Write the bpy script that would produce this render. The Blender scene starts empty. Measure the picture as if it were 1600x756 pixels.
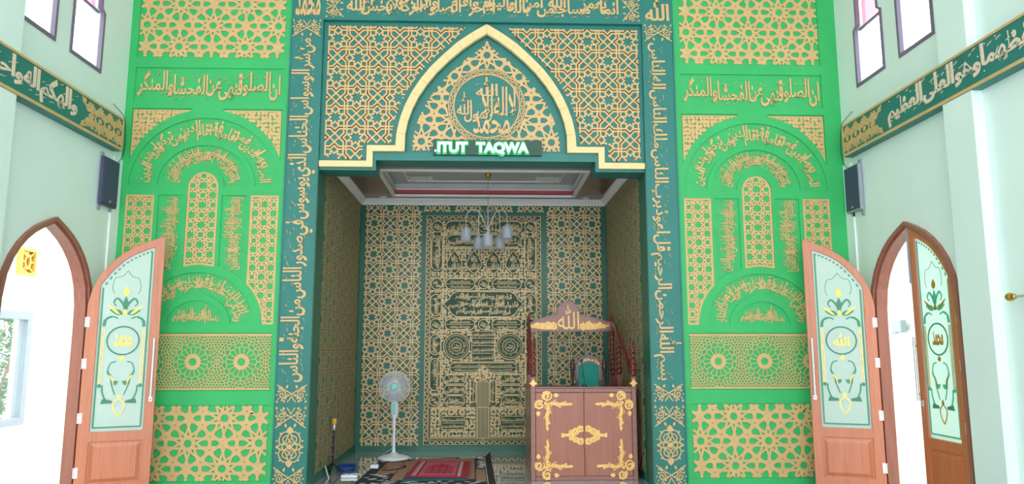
import bpy, bmesh, math, random
from math import pi, sin, cos, tan, atan2, sqrt, radians
from mathutils import Vector, Matrix
from mathutils.geometry import tessellate_polygon

SC = bpy.context.scene
COL = SC.collection

# ------------------------------------------------------------------ camera
CAM = Vector((0.0477, -8.2361, 1.4897))
F_PX, PITCH, YAW, ROLL = 1148.14, radians(8.251), radians(1.9733), radians(-0.03)
cd = bpy.data.cameras.new('camera'); cam = bpy.data.objects.new('camera', cd); COL.objects.link(cam)
cd.sensor_fit = 'HORIZONTAL'; cd.sensor_width = 36.0; cd.lens = 36.0 * F_PX / 1600.0
cd.clip_start = 0.05; cd.clip_end = 200
_f = Vector((sin(YAW) * cos(PITCH), cos(YAW) * cos(PITCH), sin(PITCH)))
_r = Vector((cos(YAW), -sin(YAW), 0)); _u = _r.cross(_f)
_r, _u = _r * cos(ROLL) + _u * sin(ROLL), _u * cos(ROLL) - _r * sin(ROLL)
M = Matrix((( _r.x, _u.x, -_f.x, CAM.x), (_r.y, _u.y, -_f.y, CAM.y), (_r.z, _u.z, -_f.z, CAM.z), (0, 0, 0, 1)))
cam.matrix_world = M
SC.camera = cam

# ------------------------------------------------------------------ world, light, exposure
wd = bpy.data.worlds.new('sky'); SC.world = wd; wd.use_nodes = True
bg = wd.node_tree.nodes['Background']; bg.inputs[0].default_value = (0.95, 0.98, 1.0, 1); bg.inputs[1].default_value = 2.6
SC.view_settings.view_transform = 'Standard'; SC.view_settings.look = 'None'
SC.view_settings.gamma = 1.0; SC.view_settings.use_curve_mapping = False
SC.view_settings.exposure = 0.68
def area(name, loc, rot, sx, sy, power, col=(1, 1, 1)):
    l = bpy.data.lights.new(name, 'AREA'); l.shape = 'RECTANGLE'; l.size = sx; l.size_y = sy; l.energy = power; l.color = col
    o = bpy.data.objects.new(name, l); COL.objects.link(o); o.location = loc; o.rotation_euler = rot; return o
SC.cycles.max_bounces = 10; SC.cycles.diffuse_bounces = 6; SC.cycles.transparent_max_bounces = 16

# ------------------------------------------------------------------ materials
def lin(c):
    return tuple(((v / 255.0) / 12.92 if v / 255.0 <= 0.04045 else ((v / 255.0 + 0.055) / 1.055) ** 2.4) for v in c)
def mat(name, rgb, rough=0.55, metal=0.0, var=0.05, scale=6.0, bump=0.0, coat=0.0, spec=None, stretch=None):
    m = bpy.data.materials.new(name); m.use_nodes = True
    nt = m.node_tree; b = nt.nodes['Principled BSDF']
    b.inputs['Roughness'].default_value = rough; b.inputs['Metallic'].default_value = metal
    b.inputs['Coat Weight'].default_value = coat
    if spec is not None: b.inputs['Specular IOR Level'].default_value = spec
    c = lin(rgb)
    tc = nt.nodes.new('ShaderNodeTexCoord'); mp = nt.nodes.new('ShaderNodeMapping')
    if stretch: mp.inputs['Scale'].default_value = stretch
    nz = nt.nodes.new('ShaderNodeTexNoise'); nz.inputs['Scale'].default_value = scale; nz.inputs['Detail'].default_value = 5
    rp = nt.nodes.new('ShaderNodeValToRGB')
    rp.color_ramp.elements[0].position = 0.3; rp.color_ramp.elements[1].position = 0.7
    rp.color_ramp.elements[0].color = tuple(max(0, v * (1 - var)) for v in c) + (1,)
    rp.color_ramp.elements[1].color = tuple(min(1, v * (1 + var)) for v in c) + (1,)
    nt.links.new(tc.outputs['Object'], mp.inputs[0]); nt.links.new(mp.outputs[0], nz.inputs['Vector'])
    nt.links.new(nz.outputs['Fac'], rp.inputs[0]); nt.links.new(rp.outputs[0], b.inputs['Base Color'])
    if bump:
        bp = nt.nodes.new('ShaderNodeBump'); bp.inputs['Strength'].default_value = bump; bp.inputs['Distance'].default_value = 0.01
        nt.links.new(nz.outputs['Fac'], bp.inputs['Height']); nt.links.new(bp.outputs[0], b.inputs['Normal'])
    return m
def emit(name, rgb, s):
    m = bpy.data.materials.new(name); m.use_nodes = True; b = m.node_tree.nodes['Principled BSDF']
    b.inputs['Base Color'].default_value = lin(rgb) + (1,); b.inputs['Emission Color'].default_value = lin(rgb) + (1,)
    b.inputs['Emission Strength'].default_value = s; return m
def glass_mat(name, rgb, alpha, rough, trans=0.0):
    # thin pane: mix of see-through and a frosted, lightly coloured surface
    m = bpy.data.materials.new(name); m.use_nodes = True; nt = m.node_tree
    for n in list(nt.nodes): nt.nodes.remove(n)
    out = nt.nodes.new('ShaderNodeOutputMaterial'); mx = nt.nodes.new('ShaderNodeMixShader'); mx.inputs[0].default_value = alpha
    tr = nt.nodes.new('ShaderNodeBsdfTransparent'); tr.inputs[0].default_value = lin(rgb) + (1,)
    mx2 = nt.nodes.new('ShaderNodeMixShader'); mx2.inputs[0].default_value = 0.35
    tl = nt.nodes.new('ShaderNodeBsdfTranslucent'); tl.inputs[0].default_value = lin(rgb) + (1,)
    p = nt.nodes.new('ShaderNodeBsdfPrincipled'); p.inputs['Base Color'].default_value = lin(rgb) + (1,); p.inputs['Roughness'].default_value = rough
    nt.links.new(p.outputs[0], mx2.inputs[1]); nt.links.new(tl.outputs[0], mx2.inputs[2])
    nt.links.new(tr.outputs[0], mx.inputs[1]); nt.links.new(mx2.outputs[0], mx.inputs[2]); nt.links.new(mx.outputs[0], out.inputs[0])
    return m
def wood_mat(name, rgb, rough=0.35, axis='z', var=0.22):
    st = {'z': (14, 14, 0.8), 'x': (0.8, 14, 14)}[axis]
    return mat(name, rgb, rough, var=var, scale=3.0, stretch=st, coat=0.25)

def tile_mat(name, rgb, size):
    m = bpy.data.materials.new(name); m.use_nodes = True; nt = m.node_tree; b = nt.nodes['Principled BSDF']
    b.inputs['Roughness'].default_value = 0.06; b.inputs['IOR'].default_value = 1.6; b.inputs['Coat Weight'].default_value = 1.0; b.inputs['Coat Roughness'].default_value = 0.015; b.inputs['Coat IOR'].default_value = 1.7
    tc = nt.nodes.new('ShaderNodeTexCoord'); br = nt.nodes.new('ShaderNodeTexBrick'); br.offset = 0.0
    br.inputs['Scale'].default_value = 1.0; br.inputs['Brick Width'].default_value = size; br.inputs['Row Height'].default_value = size
    br.inputs['Mortar Size'].default_value = 0.003
    c = lin(rgb)
    br.inputs['Color1'].default_value = c + (1,); br.inputs['Color2'].default_value = tuple(v * .95 for v in c) + (1,)
    br.inputs['Mortar'].default_value = tuple(v * .6 for v in c) + (1,)
    nt.links.new(tc.outputs['Object'], br.inputs['Vector']); nt.links.new(br.outputs['Color'], b.inputs['Base Color'])
    return m

MT = dict(
    mint=mat('mint_wall_paint', (222, 238, 232), 0.6, var=0.02, scale=2, bump=0.02),
    green=mat('bright_green_paint', (50, 176, 98), 0.5, var=0.05, scale=3),
    teal=mat('teal_paint', (36, 118, 110), 0.45, var=0.06, scale=3),
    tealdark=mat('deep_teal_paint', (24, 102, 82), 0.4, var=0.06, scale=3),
    gold=mat('gold_paint', (212, 173, 119), 0.45, metal=0.05, var=0.06, scale=9),
    goldpale=mat('pale_gold_paint', (236, 206, 150), 0.45, var=0.04, scale=9),
    goldcream=mat('cream_gold_paint', (222, 196, 146), 0.45, metal=0.05, var=0.05, scale=9),
    goldshade=mat('shaded_gold_paint', (172, 154, 112), 0.55, var=0.08, scale=9),  # the same gold, with shade and grazing view put into the colour
    crestwood=wood_mat('dark_rosewood', (132, 76, 66), 0.3, 'x', 0.16),
    rosegold=mat('pinkish_pale_gold', (228, 204, 180), 0.45, var=0.03),
    brown=mat('brown_inlay', (82, 62, 36), 0.6),
    carve=mat('gilded_carving', (226, 180, 104), 0.35, metal=0.2, var=0.18, scale=40, bump=0.25),
    kiswa=mat('dark_green_relief_ground', (40, 78, 58), 0.6, var=0.1),
    white=mat('white_paint', (240, 240, 240), 0.5, var=0.02),
    ceil=mat('ceiling_white', (232, 234, 230), 0.7, var=0.02),
    greyceil=mat('grey_gypsum', (196, 196, 198), 0.6, var=0.03),
    red=mat('rose_red_paint', (190, 70, 84), 0.5),
    laminate=wood_mat('brown_ceiling_laminate', (122, 82, 68), 0.3, 'x', 0.12),
    doorwood=wood_mat('orange_brown_door_wood', (190, 106, 66), 0.3, 'z', 0.12),
    framewood=wood_mat('dark_varnished_frame_wood', (150, 90, 76), 0.3, 'z', 0.15),
    mimwood=wood_mat('reddish_pulpit_wood', (150, 78, 50), 0.3, 'z', 0.16),
    mimdark=wood_mat('dark_mahogany', (112, 44, 38), 0.3, 'z', 0.2),
    chairwood=wood_mat('dark_purple_brown_wood', (66, 40, 40), 0.35, 'z', 0.2),
    velvet=mat('teal_velvet', (22, 134, 118), 0.8, var=0.1, scale=20, bump=0.1),
    chrome=mat('polished_chrome', (215, 215, 215), 0.15, metal=1.0, var=0.0),
    steel=mat('brushed_steel', (205, 205, 208), 0.3, metal=0.6, var=0.02),
    brass=mat('brass', (214, 160, 70), 0.25, metal=0.9, var=0.03),
    black=mat('black_plastic', (22, 22, 24), 0.5),
    darkgrey=mat('dark_blue_grey_grille', (62, 70, 96), 0.6, var=0.05, scale=60),
    grey=mat('grey_plastic', (150, 158, 168), 0.5),
    fanwhite=mat('white_plastic', (232, 236, 240), 0.35, var=0.01),
    aqua=mat('aqua_plastic', (140, 214, 204), 0.35),
    purple=mat('dark_purple_window_frame', (120, 104, 128), 0.5),
    floor=tile_mat('grey_floor_tile', (176, 184, 194), 0.6),
    outwall=mat('whitewashed_outer_wall', (246, 246, 240), 0.8, var=0.01),
    ground=mat('pale_concrete', (205, 205, 198), 0.9),
    leaf=mat('leaf_green', (70, 120, 50), 0.6, var=0.4, scale=8),
    yellow=mat('yellow_vent_block', (232, 190, 100), 0.7),
    frost=glass_mat('frosted_glass', (236, 250, 246), 0.70, 0.15),
    etch=glass_mat('clear_etched_green_glass', (112, 192, 164), 0.55, 0.1),
    clear=glass_mat('clear_pane', (246, 250, 250), 0.06, 0.05),
    pinkpane=glass_mat('pink_pane', (244, 206, 220), 0.35, 0.1),
    shade=glass_mat('ribbed_clear_glass', (240, 244, 250), 0.42, 0.08),
    ledboard=mat('led_board', (40, 74, 62), 0.5, var=0.3, scale=120),
    ledtext=emit('led_letters', (215, 255, 240), 1.6),
    ledglow=emit('led_green_halo', (10, 150, 80), 0.7),  # halo of light round the sign letters, built as glowing green outlines
    bulb=mat('milky_bulb', (236, 232, 222), 0.3),
    rugblack=mat('black_rug_pile', (46, 40, 46), 0.95, var=0.2, scale=90, bump=0.3),
    rugtan=mat('tan_rug_pile', (170, 126, 104), 0.95, var=0.12, scale=90, bump=0.3),
    rugwhite=mat('ivory_rug_pile', (206, 204, 206), 0.95, var=0.1, scale=90, bump=0.3),
    rugred=mat('crimson_velvet_pile', (176, 40, 66), 0.95, var=0.12, scale=60, bump=0.2),
    rugpink=mat('pink_velvet_pile', (206, 92, 112), 0.95, var=0.15, scale=60, bump=0.2),
    rugteal=mat('teal_cloth', (36, 96, 104), 0.9),
    blue=mat('blue_cable', (30, 78, 160), 0.4),
    violet=mat('purple_cable', (112, 60, 120), 0.5),
    speakerfoam=mat('yellow_foam', (226, 168, 60), 0.9),
    hingew=mat('pale_metal_hinge', (240, 240, 240), 0.35, metal=0.2),
)

# ------------------------------------------------------------------ mesh collecting helpers
def FRONT(y0=0.0): return lambda u, v, w: (u, y0 - w, v)
def LEFTF(x0): return lambda u, v, w: (x0 + w, u, v)
def RIGHTF(x0): return lambda u, v, w: (x0 - w, -u, v)
FLOORF = lambda u, v, w: (u, v, w)
UNDER = lambda z0: (lambda u, v, w: (u, -v, z0 - w))

_jr = random.Random(77)
def jit(t): return t * (1 - 0.08 * _jr.random())
class G:
    def __init__(s): s.v = []; s.f = []; s.sm = []
    def add(s, vs, fs, smooth=False):
        o = len(s.v); s.v += [tuple(p) for p in vs]; s.f += [tuple(i + o for i in f) for f in fs]; s.sm += [smooth] * len(fs)
    def box(s, a, b):
        x0, y0, z0 = [min(p, q) for p, q in zip(a, b)]; x1, y1, z1 = [max(p, q) for p, q in zip(a, b)]
        s.add([(x0, y0, z0), (x1, y0, z0), (x1, y1, z0), (x0, y1, z0), (x0, y0, z1), (x1, y0, z1), (x1, y1, z1), (x0, y1, z1)],
              [(0, 3, 2, 1), (4, 5, 6, 7), (0, 1, 5, 4), (1, 2, 6, 5), (2, 3, 7, 6), (3, 0, 4, 7)])
    def quadprism(s, q, fr, w0, t, back=False):
        vs = [fr(u, v, w0) for u, v in q] + [fr(u, v, w0 + t) for u, v in q]; n = len(q)
        fs = [tuple(range(n, 2 * n))] + [(i, (i + 1) % n, n + (i + 1) % n, n + i) for i in range(n)]
        if back: fs.append(tuple(range(n - 1, -1, -1)))
        s.add(vs, fs)
    def prism(s, loops, fr, w0, t, back=True):
        """loops: outer polygon followed by holes, 2-D points"""
        loops = [list(l) for l in loops]
        def ar(l): return sum(l[i][0] * l[(i + 1) % len(l)][1] - l[(i + 1) % len(l)][0] * l[i][1] for i in range(len(l)))
        for k, l in enumerate(loops):
            if (ar(l) < 0) == (k == 0): l.reverse()
        flat = [p for l in loops for p in l]; n = len(flat)
        tris = tessellate_polygon([[Vector((p[0], p[1], 0)) for p in l] for l in loops])
        vs = [fr(p[0], p[1], w0) for p in flat] + [fr(p[0], p[1], w0 + t) for p in flat]
        fs = []
        for a, b, c in tris:
            A, B, C_ = flat[a], flat[b], flat[c]
            if (B[0] - A[0]) * (C_[1] - A[1]) - (B[1] - A[1]) * (C_[0] - A[0]) < 0: b, c = c, b
            fs.append((n + a, n + b, n + c))
            if back: fs.append((c, b, a))
        o = 0
        for l in loops:
            m = len(l)
            for i in range(m): fs.append((o + i, o + (i + 1) % m, n + o + (i + 1) % m, n + o + i))
            o += m
        s.add(vs, fs)
    def strip(s, p, q, wd, fr, w0, t, ext=0.35):
        dx, dy = q[0] - p[0], q[1] - p[1]; L = sqrt(dx * dx + dy * dy)
        if L < 1e-6: return
        dx /= L; dy /= L; e = ext * wd; nx, ny = -dy * wd / 2, dx * wd / 2
        a = (p[0] - dx * e, p[1] - dy * e); b = (q[0] + dx * e, q[1] + dy * e)
        s.quadprism([(a[0] - nx, a[1] - ny), (b[0] - nx, b[1] - ny), (b[0] + nx, b[1] + ny), (a[0] + nx, a[1] + ny)], fr, w0, jit(t))
    def ribbon(s, pts, wds, fr, w0, t, closed=False):
        n = len(pts); t = jit(t)
        if isinstance(wds, (int, float)): wds = [wds] * n
        Lf, Rt = [], []
        for i in range(n):
            a = pts[(i - 1) % n] if closed or i > 0 else pts[i]; b = pts[(i + 1) % n] if closed or i < n - 1 else pts[i]
            dx, dy = b[0] - a[0], b[1] - a[1]; L = sqrt(dx * dx + dy * dy) or 1
            nx, ny = -dy / L * wds[i] / 2, dx / L * wds[i] / 2
            Lf.append((pts[i][0] + nx, pts[i][1] + ny)); Rt.append((pts[i][0] - nx, pts[i][1] - ny))
        m = n if closed else n - 1
        vs = []
        for i in range(n): vs += [fr(*Rt[i], w0), fr(*Lf[i], w0), fr(*Rt[i], w0 + t), fr(*Lf[i], w0 + t)]
        fs = []
        for i in range(m):
            a, b = 4 * i, 4 * ((i + 1) % n)
            fs += [(a + 2, b + 2, b + 3, a + 3), (a, b, b + 2, a + 2), (b + 1, a + 1, a + 3, b + 3)]
        if not closed: fs += [(0, 2, 3, 1), (4 * n - 4, 4 * n - 3, 4 * n - 1, 4 * n - 2)]
        s.add(vs, fs)
    def disc(s, c, r, fr, w0, t, n=12, ry=None):
        ry = ry or r; t = jit(t)
        s.quadprism([(c[0] + r * cos(2 * pi * i / n), c[1] + ry * sin(2 * pi * i / n)) for i in range(n)], fr, w0, t)
    def tube(s, pts, r, n=8, cap=True):
        pts = [Vector(p) for p in pts]; rr = r if isinstance(r, (list, tuple)) else [r] * len(pts)
        vs = []; fs = []; prev = None
        for i, p in enumerate(pts):
            d = (pts[min(i + 1, len(pts) - 1)] - pts[max(i - 1, 0)]).normalized()
            if prev is None:
                a = Vector((0, 0, 1)) if abs(d.z) < 0.9 else Vector((1, 0, 0)); x = d.cross(a).normalized()
            else:
                x = (prev - d * prev.dot(d)).normalized()
            prev = x; y = d.cross(x)
            for k in range(n):
                an = 2 * pi * k / n; vs.append(p + (x * cos(an) + y * sin(an)) * rr[i])
        for i in range(len(pts) - 1):
            for k in range(n): fs.append((i * n + k, i * n + (k + 1) % n, (i + 1) * n + (k + 1) % n, (i + 1) * n + k))
        s.add(vs, fs, True)
        if cap:
            s.add(vs[:n], [tuple(range(n - 1, -1, -1))]); s.add(vs[-n:], [tuple(range(n))])
    def lathe(s, prof, c=(0, 0, 0), n=20, ax='z', lobes=0, twist=0.0, amp=0.0, sq=False):
        """prof: list of (radius, height)"""
        vs = []; fs = []
        for r, h in prof:
            for k in range(n):
                a = 2 * pi * k / n; q = r
                if lobes: q = r * (1 + amp * cos(lobes * (a - twist * h)))
                x, y = q * cos(a), q * sin(a)
                if ax == 'z': vs.append((c[0] + x, c[1] + y, c[2] + h))
                elif ax == 'y': vs.append((c[0] + x, c[1] + h, c[2] - y))
                else: vs.append((c[0] + h, c[1] + x, c[2] + y))
        m = len(prof)
        for i in range(m - 1):
            for k in range(n): fs.append((i * n + k, i * n + (k + 1) % n, (i + 1) * n + (k + 1) % n, (i + 1) * n + k))
        s.add(vs, fs, True)
        if prof[0][0] > 1e-5: s.add(vs[:n], [tuple(range(n - 1, -1, -1))])
        if prof[-1][0] > 1e-5: s.add(vs[-n:], [tuple(range(n))])
    def textmesh(s, tv, tf, warp, fr, w0, t):
        s.add([fr(*warp(x, y), w0 + (z + 0.5) * t) for x, y, z in tv], tf)
    def poly3(s, vs, fs, smooth=False): s.add(vs, fs, smooth)

def obj(name, g, m, parent=None, loc=None, bevel=0.0):
    """link a collected mesh as ONE object; geometry is in world space unless the parent was flagged local"""
    if parent is None:
        if loc is None:
            xs = [p[0] for p in g.v]; ys = [p[1] for p in g.v]; zs = [p[2] for p in g.v]
            loc = ((min(xs) + max(xs)) / 2, (min(ys) + max(ys)) / 2, min(zs))
        off = loc
    else:
        root = parent
        while root.parent: root = root.parent
        off = (0, 0, 0) if root.get('_local') else tuple(root.location)
    me = bpy.data.meshes.new(name)
    me.from_pydata([(x - off[0], y - off[1], z - off[2]) for x, y, z in g.v], [], g.f)
    me.polygons.foreach_set('use_smooth', g.sm); me.materials.append(m); me.update()
    o = bpy.data.objects.new(name, me); COL.objects.link(o)
    if parent is None: o.location = loc
    else: o.parent = parent
    if bevel:
        b = o.modifiers.new('bevel', 'BEVEL'); b.width = bevel; b.segments = 2; b.limit_method = 'ANGLE'
    return o
def tag(o, label, cat, group=None):
    o['label'] = label; o['category'] = cat
    if group: o['group'] = group
    return o
def empty(name, loc, label, cat, group=None, local=False, rz=0.0):
    o = bpy.data.objects.new(name, None); COL.objects.link(o); o.location = loc; o.rotation_euler = (0, 0, rz)
    o.empty_display_size = 0.1
    if local: o['_local'] = 1
    return tag(o, label, cat, group)
def struct(name, g, m, parent=None, bevel=0.0):
    o = obj(name, g, m, parent, None if parent else (0, 0, 0), bevel)
    if parent is None: o['kind'] = 'structure'
    return o

def catmull(pts, k=6, closed=False):
    out = []; n = len(pts)
    for i in range(n if closed else n - 1):
        p = [pts[(i + j) % n] if closed else pts[min(max(i + j, 0), n - 1)] for j in (-1, 0, 1, 2)]
        for s_ in range(k):
            t = s_ / k
            out.append(tuple(0.5 * (2 * p[1][d] + (p[2][d] - p[0][d]) * t + (2 * p[0][d] - 5 * p[1][d] + 4 * p[2][d] - p[3][d]) * t * t
                       + (-p[0][d] + 3 * p[1][d] - 3 * p[2][d] + p[3][d]) * t ** 3) for d in range(len(pts[0]))))
    if not closed: out.append(tuple(pts[-1]))
    return out
def inside(p, polys):
    c = False
    for l in polys:
        n = len(l)
        for i in range(n):
            a, b = l[i], l[(i + 1) % n]
            if (a[1] > p[1]) != (b[1] > p[1]) and p[0] < (b[0] - a[0]) * (p[1] - a[1]) / (b[1] - a[1]) + a[0]: c = not c
    return c
def clipseg(p, q, polys):
    ts = [0.0, 1.0]; dx, dy = q[0] - p[0], q[1] - p[1]
    for l in polys:
        n = len(l)
        for i in range(n):
            a, b = l[i], l[(i + 1) % n]; ex, ey = b[0] - a[0], b[1] - a[1]; d = dx * ey - dy * ex
            if abs(d) < 1e-12: continue
            t = ((a[0] - p[0]) * ey - (a[1] - p[1]) * ex) / d; s = ((a[0] - p[0]) * dy - (a[1] - p[1]) * dx) / d
            if 0 < t < 1 and 0 <= s <= 1: ts.append(t)
    ts.sort(); out = []
    for a, b in zip(ts, ts[1:]):
        if b - a < 1e-4: continue
        m = (a + b) / 2
        if inside((p[0] + dx * m, p[1] + dy * m), polys): out.append(((p[0] + dx * a, p[1] + dy * a), (p[0] + dx * b, p[1] + dy * b)))
    return out
def rect(u0, v0, u1, v1): return [(u0, v0), (u1, v0), (u1, v1), (u0, v1)]
def ell(c, rx, ry, a0=0, a1=2 * pi, n=32): return [(c[0] + rx * cos(a0 + (a1 - a0) * i / n), c[1] + ry * sin(a0 + (a1 - a0) * i / n)) for i in range(n + 1)]
def circ(c, r, n=32, ry=None): return [(c[0] + r * cos(2 * pi * i / n), c[1] + (ry or r) * sin(2 * pi * i / n)) for i in range(n)]
def straps(g, segs, polys, wd, fr, w0, t):
    seen = set()
    for p, q in segs:
        k = tuple(sorted(((round(p[0], 4), round(p[1], 4)), (round(q[0], 4), round(q[1], 4)))))
        if k in seen: continue
        seen.add(k)
        for a, b in clipseg(p, q, polys): g.strip(a, b, wd, fr, w0, t)

# ------------------------------------------------------------------ geometric patterns (line networks)
def girih10(cx, cz, a=0.7565, rng=4, rngz=4):
    """ten-pointed stars on a rhombic lattice with pentagons round them"""
    hx = a / 2; hz = hx * tan(radians(36)) * 0.963
    segs = []; k = a / 0.7565
    R = hx / cos(radians(36)) / 2; e = 2 * R * tan(pi / 10)
    vr = R / cos(pi / 10); pe = e / 2 * k ** 0
    p = pe; r = vr - p
    for i in range(-rng, rng + 1):
        for j in range(-rngz, rngz + 1):
            if (i + j) % 2: continue
            c = (cx + i * hx, cz + j * hz)
            m = [(c[0] + r * cos(radians(18 + 36 * q)), c[1] + r * sin(radians(18 + 36 * q)) * .985) for q in range(10)]
            for q in range(10): segs.append((m[q], m[(q + 4) % 10]))
            for q in range(10):
                an = radians(18 + 36 * q); pc = (c[0] + vr * cos(an), c[1] + vr * sin(an))
                mm = [(pc[0] + p * cos(an + pi + radians(72 * s)), pc[1] + p * sin(an + pi + radians(72 * s))) for s in range(5)]
                pole = abs(cos(an)) < 0.01
                if not pole and (round(pc[0], 3), round(pc[1], 3)) in girih10.seen: continue
                for s in range(5):
                    A, B = mm[s], mm[(s + 2) % 5]
                    if pole:
                        sg = 1 if sin(an) > 0 else -1; lim = pc[1] + sg * 0.0287 * k
                        if s in (0, 3):   # chords that run from the tip: stop at the waist
                            P, Q = (A, B) if s == 0 else (B, A)
                            t = (lim - P[1]) / (Q[1] - P[1]); t = min(t, 1) if t > 0 else 1
                            Q = (P[0] + (Q[0] - P[0]) * t, P[1] + (Q[1] - P[1]) * t); A, B = P, Q
                    segs.append((A, B))
    return segs
girih10.seen = set()

def khatam8(cx, cz, P, i0, i1, j0, j1):
    """interlaced eight-point stars alternating with crosses: returns gold lines and brown lines (unit cells of P)"""
    gold, brown = [], []
    def sym(lst, c, pts_):
        for rot in range(4):
            ca, sa = [(1, 0), (0, 1), (-1, 0), (0, -1)][rot]
            for mir in (1, -1):
                tr = [(c[0] + P * (x * ca - y * mir * sa), c[1] + P * (x * sa + y * mir * ca)) for x, y in pts_]
                for a, b in zip(tr, tr[1:]): lst.append((a, b))
    for i in range(i0, i1 + 1):
        for j in range(j0, j1 + 1):
            if (i + j) % 2: continue
            c = (cx + i * P / 2, cz + j * P / 2)
            sym(brown, c, [(0.25, 0.25), (0.25, 0.095), (0.345, 0)])
            sym(gold, c, [(0.285, 0.285), (0.285, 0.11), (0.395, 0.0)])
            sym(gold, c, [(0.395, 0.0), (0.285, 0.11)])
            sym(gold, c, [(0.215, 0.285), (0.215, 0.08), (0.295, 0)])
            sym(gold, c, [(0.395, 0), (0.5, 0.105)])
            sym(gold, c, [(0.085, 0.085), (0.085, 0.2), (0.085, 0.215)])
            sym(gold, c, [(0.085, 0.085), (0.215, 0.085)])
            sym(gold, c, [(0.105, 0), (0.2, 0.095)])
    return gold, brown

def oct8(cx, cz, dx, dz, i0, i1, j0, j1, th=67.5):
    """eight-point stars in octagons, small squares between"""
    segs = []
    def pic(poly, th):
        n = len(poly); mids = [((poly[i][0] + poly[(i + 1) % n][0]) / 2, (poly[i][1] + poly[(i + 1) % n][1]) / 2) for i in range(n)]
        for i in range(n):
            j = (i + 1) % n
            e1 = (poly[(i + 1) % n][0] - poly[i][0], poly[(i + 1) % n][1] - poly[i][1]); e2 = (poly[(j + 1) % n][0] - poly[j][0], poly[(j + 1) % n][1] - poly[j][1])
            def rot(v, a): return (v[0] * cos(a) - v[1] * sin(a), v[0] * sin(a) + v[1] * cos(a))
            d1 = rot(e1, radians(th)); d2 = rot((-e2[0], -e2[1]), -radians(th))
            den = d1[0] * d2[1] - d1[1] * d2[0]
            if abs(den) < 1e-9: continue
            t = ((mids[j][0] - mids[i][0]) * d2[1] - (mids[j][1] - mids[i][1]) * d2[0]) / den
            X = (mids[i][0] + d1[0] * t, mids[i][1] + d1[1] * t)
            segs.append((mids[i], X)); segs.append((X, mids[j]))
    sx, sz = dx / 2, dz / 2; R = (0.5) / cos(pi / 8)
    for i in range(i0, i1 + 1):
        for j in range(j0, j1 + 1):
            if (i + j) % 2: continue
            c = (cx + i * sx, cz + j * sz)
            # octagon with flats along the diagonals of the half-cell
            po = []
            for q in range(8):
                a = radians(22.5 + 45 * q + 45 - 22.5 + 22.5); x, y = R * cos(a), R * sin(a)
                po.append((c[0] + x * dx / sqrt(2), c[1] + y * dz / sqrt(2)))
            pic(po, th)
            for q in range(8): segs.append((po[q], po[(q + 1) % 8]))
    return segs

def voronoi_net(seeds, box, rad):
    """edges of the Voronoi cells of the seeds (the bars of a pierced screen)"""
    segs = []; cell = {}
    for k, s in enumerate(seeds): cell.setdefault((int(s[0] // rad), int(s[1] // rad)), []).append(k)
    for k, s in enumerate(seeds):
        poly = [(s[0] - rad, s[1] - rad, -1), (s[0] + rad, s[1] - rad, -1), (s[0] + rad, s[1] + rad, -1), (s[0] - rad, s[1] + rad, -1)]
        bx, by = int(s[0] // rad), int(s[1] // rad)
        nb = [m for i in (-1, 0, 1) for j in (-1, 0, 1) for m in cell.get((bx + i, by + j), []) if m != k]
        nb.sort(key=lambda m: (seeds[m][0] - s[0]) ** 2 + (seeds[m][1] - s[1]) ** 2)
        for m in nb[:26]:
            o = seeds[m]; nx, ny = o[0] - s[0], o[1] - s[1]; mx, my = (o[0] + s[0]) / 2, (o[1] + s[1]) / 2
            out = []
            n = len(poly)
            for i in range(n):
                a, b = poly[i], poly[(i + 1) % n]
                da = (a[0] - mx) * nx + (a[1] - my) * ny; db = (b[0] - mx) * nx + (b[1] - my) * ny
                if da <= 0: out.append(a)
                if (da <= 0) != (db <= 0):
                    t = da / (da - db); x = (a[0] + (b[0] - a[0]) * t, a[1] + (b[1] - a[1]) * t)
                    out.append((x[0], x[1], m if da <= 0 else a[2]))
            poly = out
            if len(poly) < 3: break
        n = len(poly)
        for i in range(n):
            if poly[i][2] > k:
                segs.append(((poly[i][0], poly[i][1]), (poly[(i + 1) % n][0], poly[(i + 1) % n][1])))
    return segs

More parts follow.
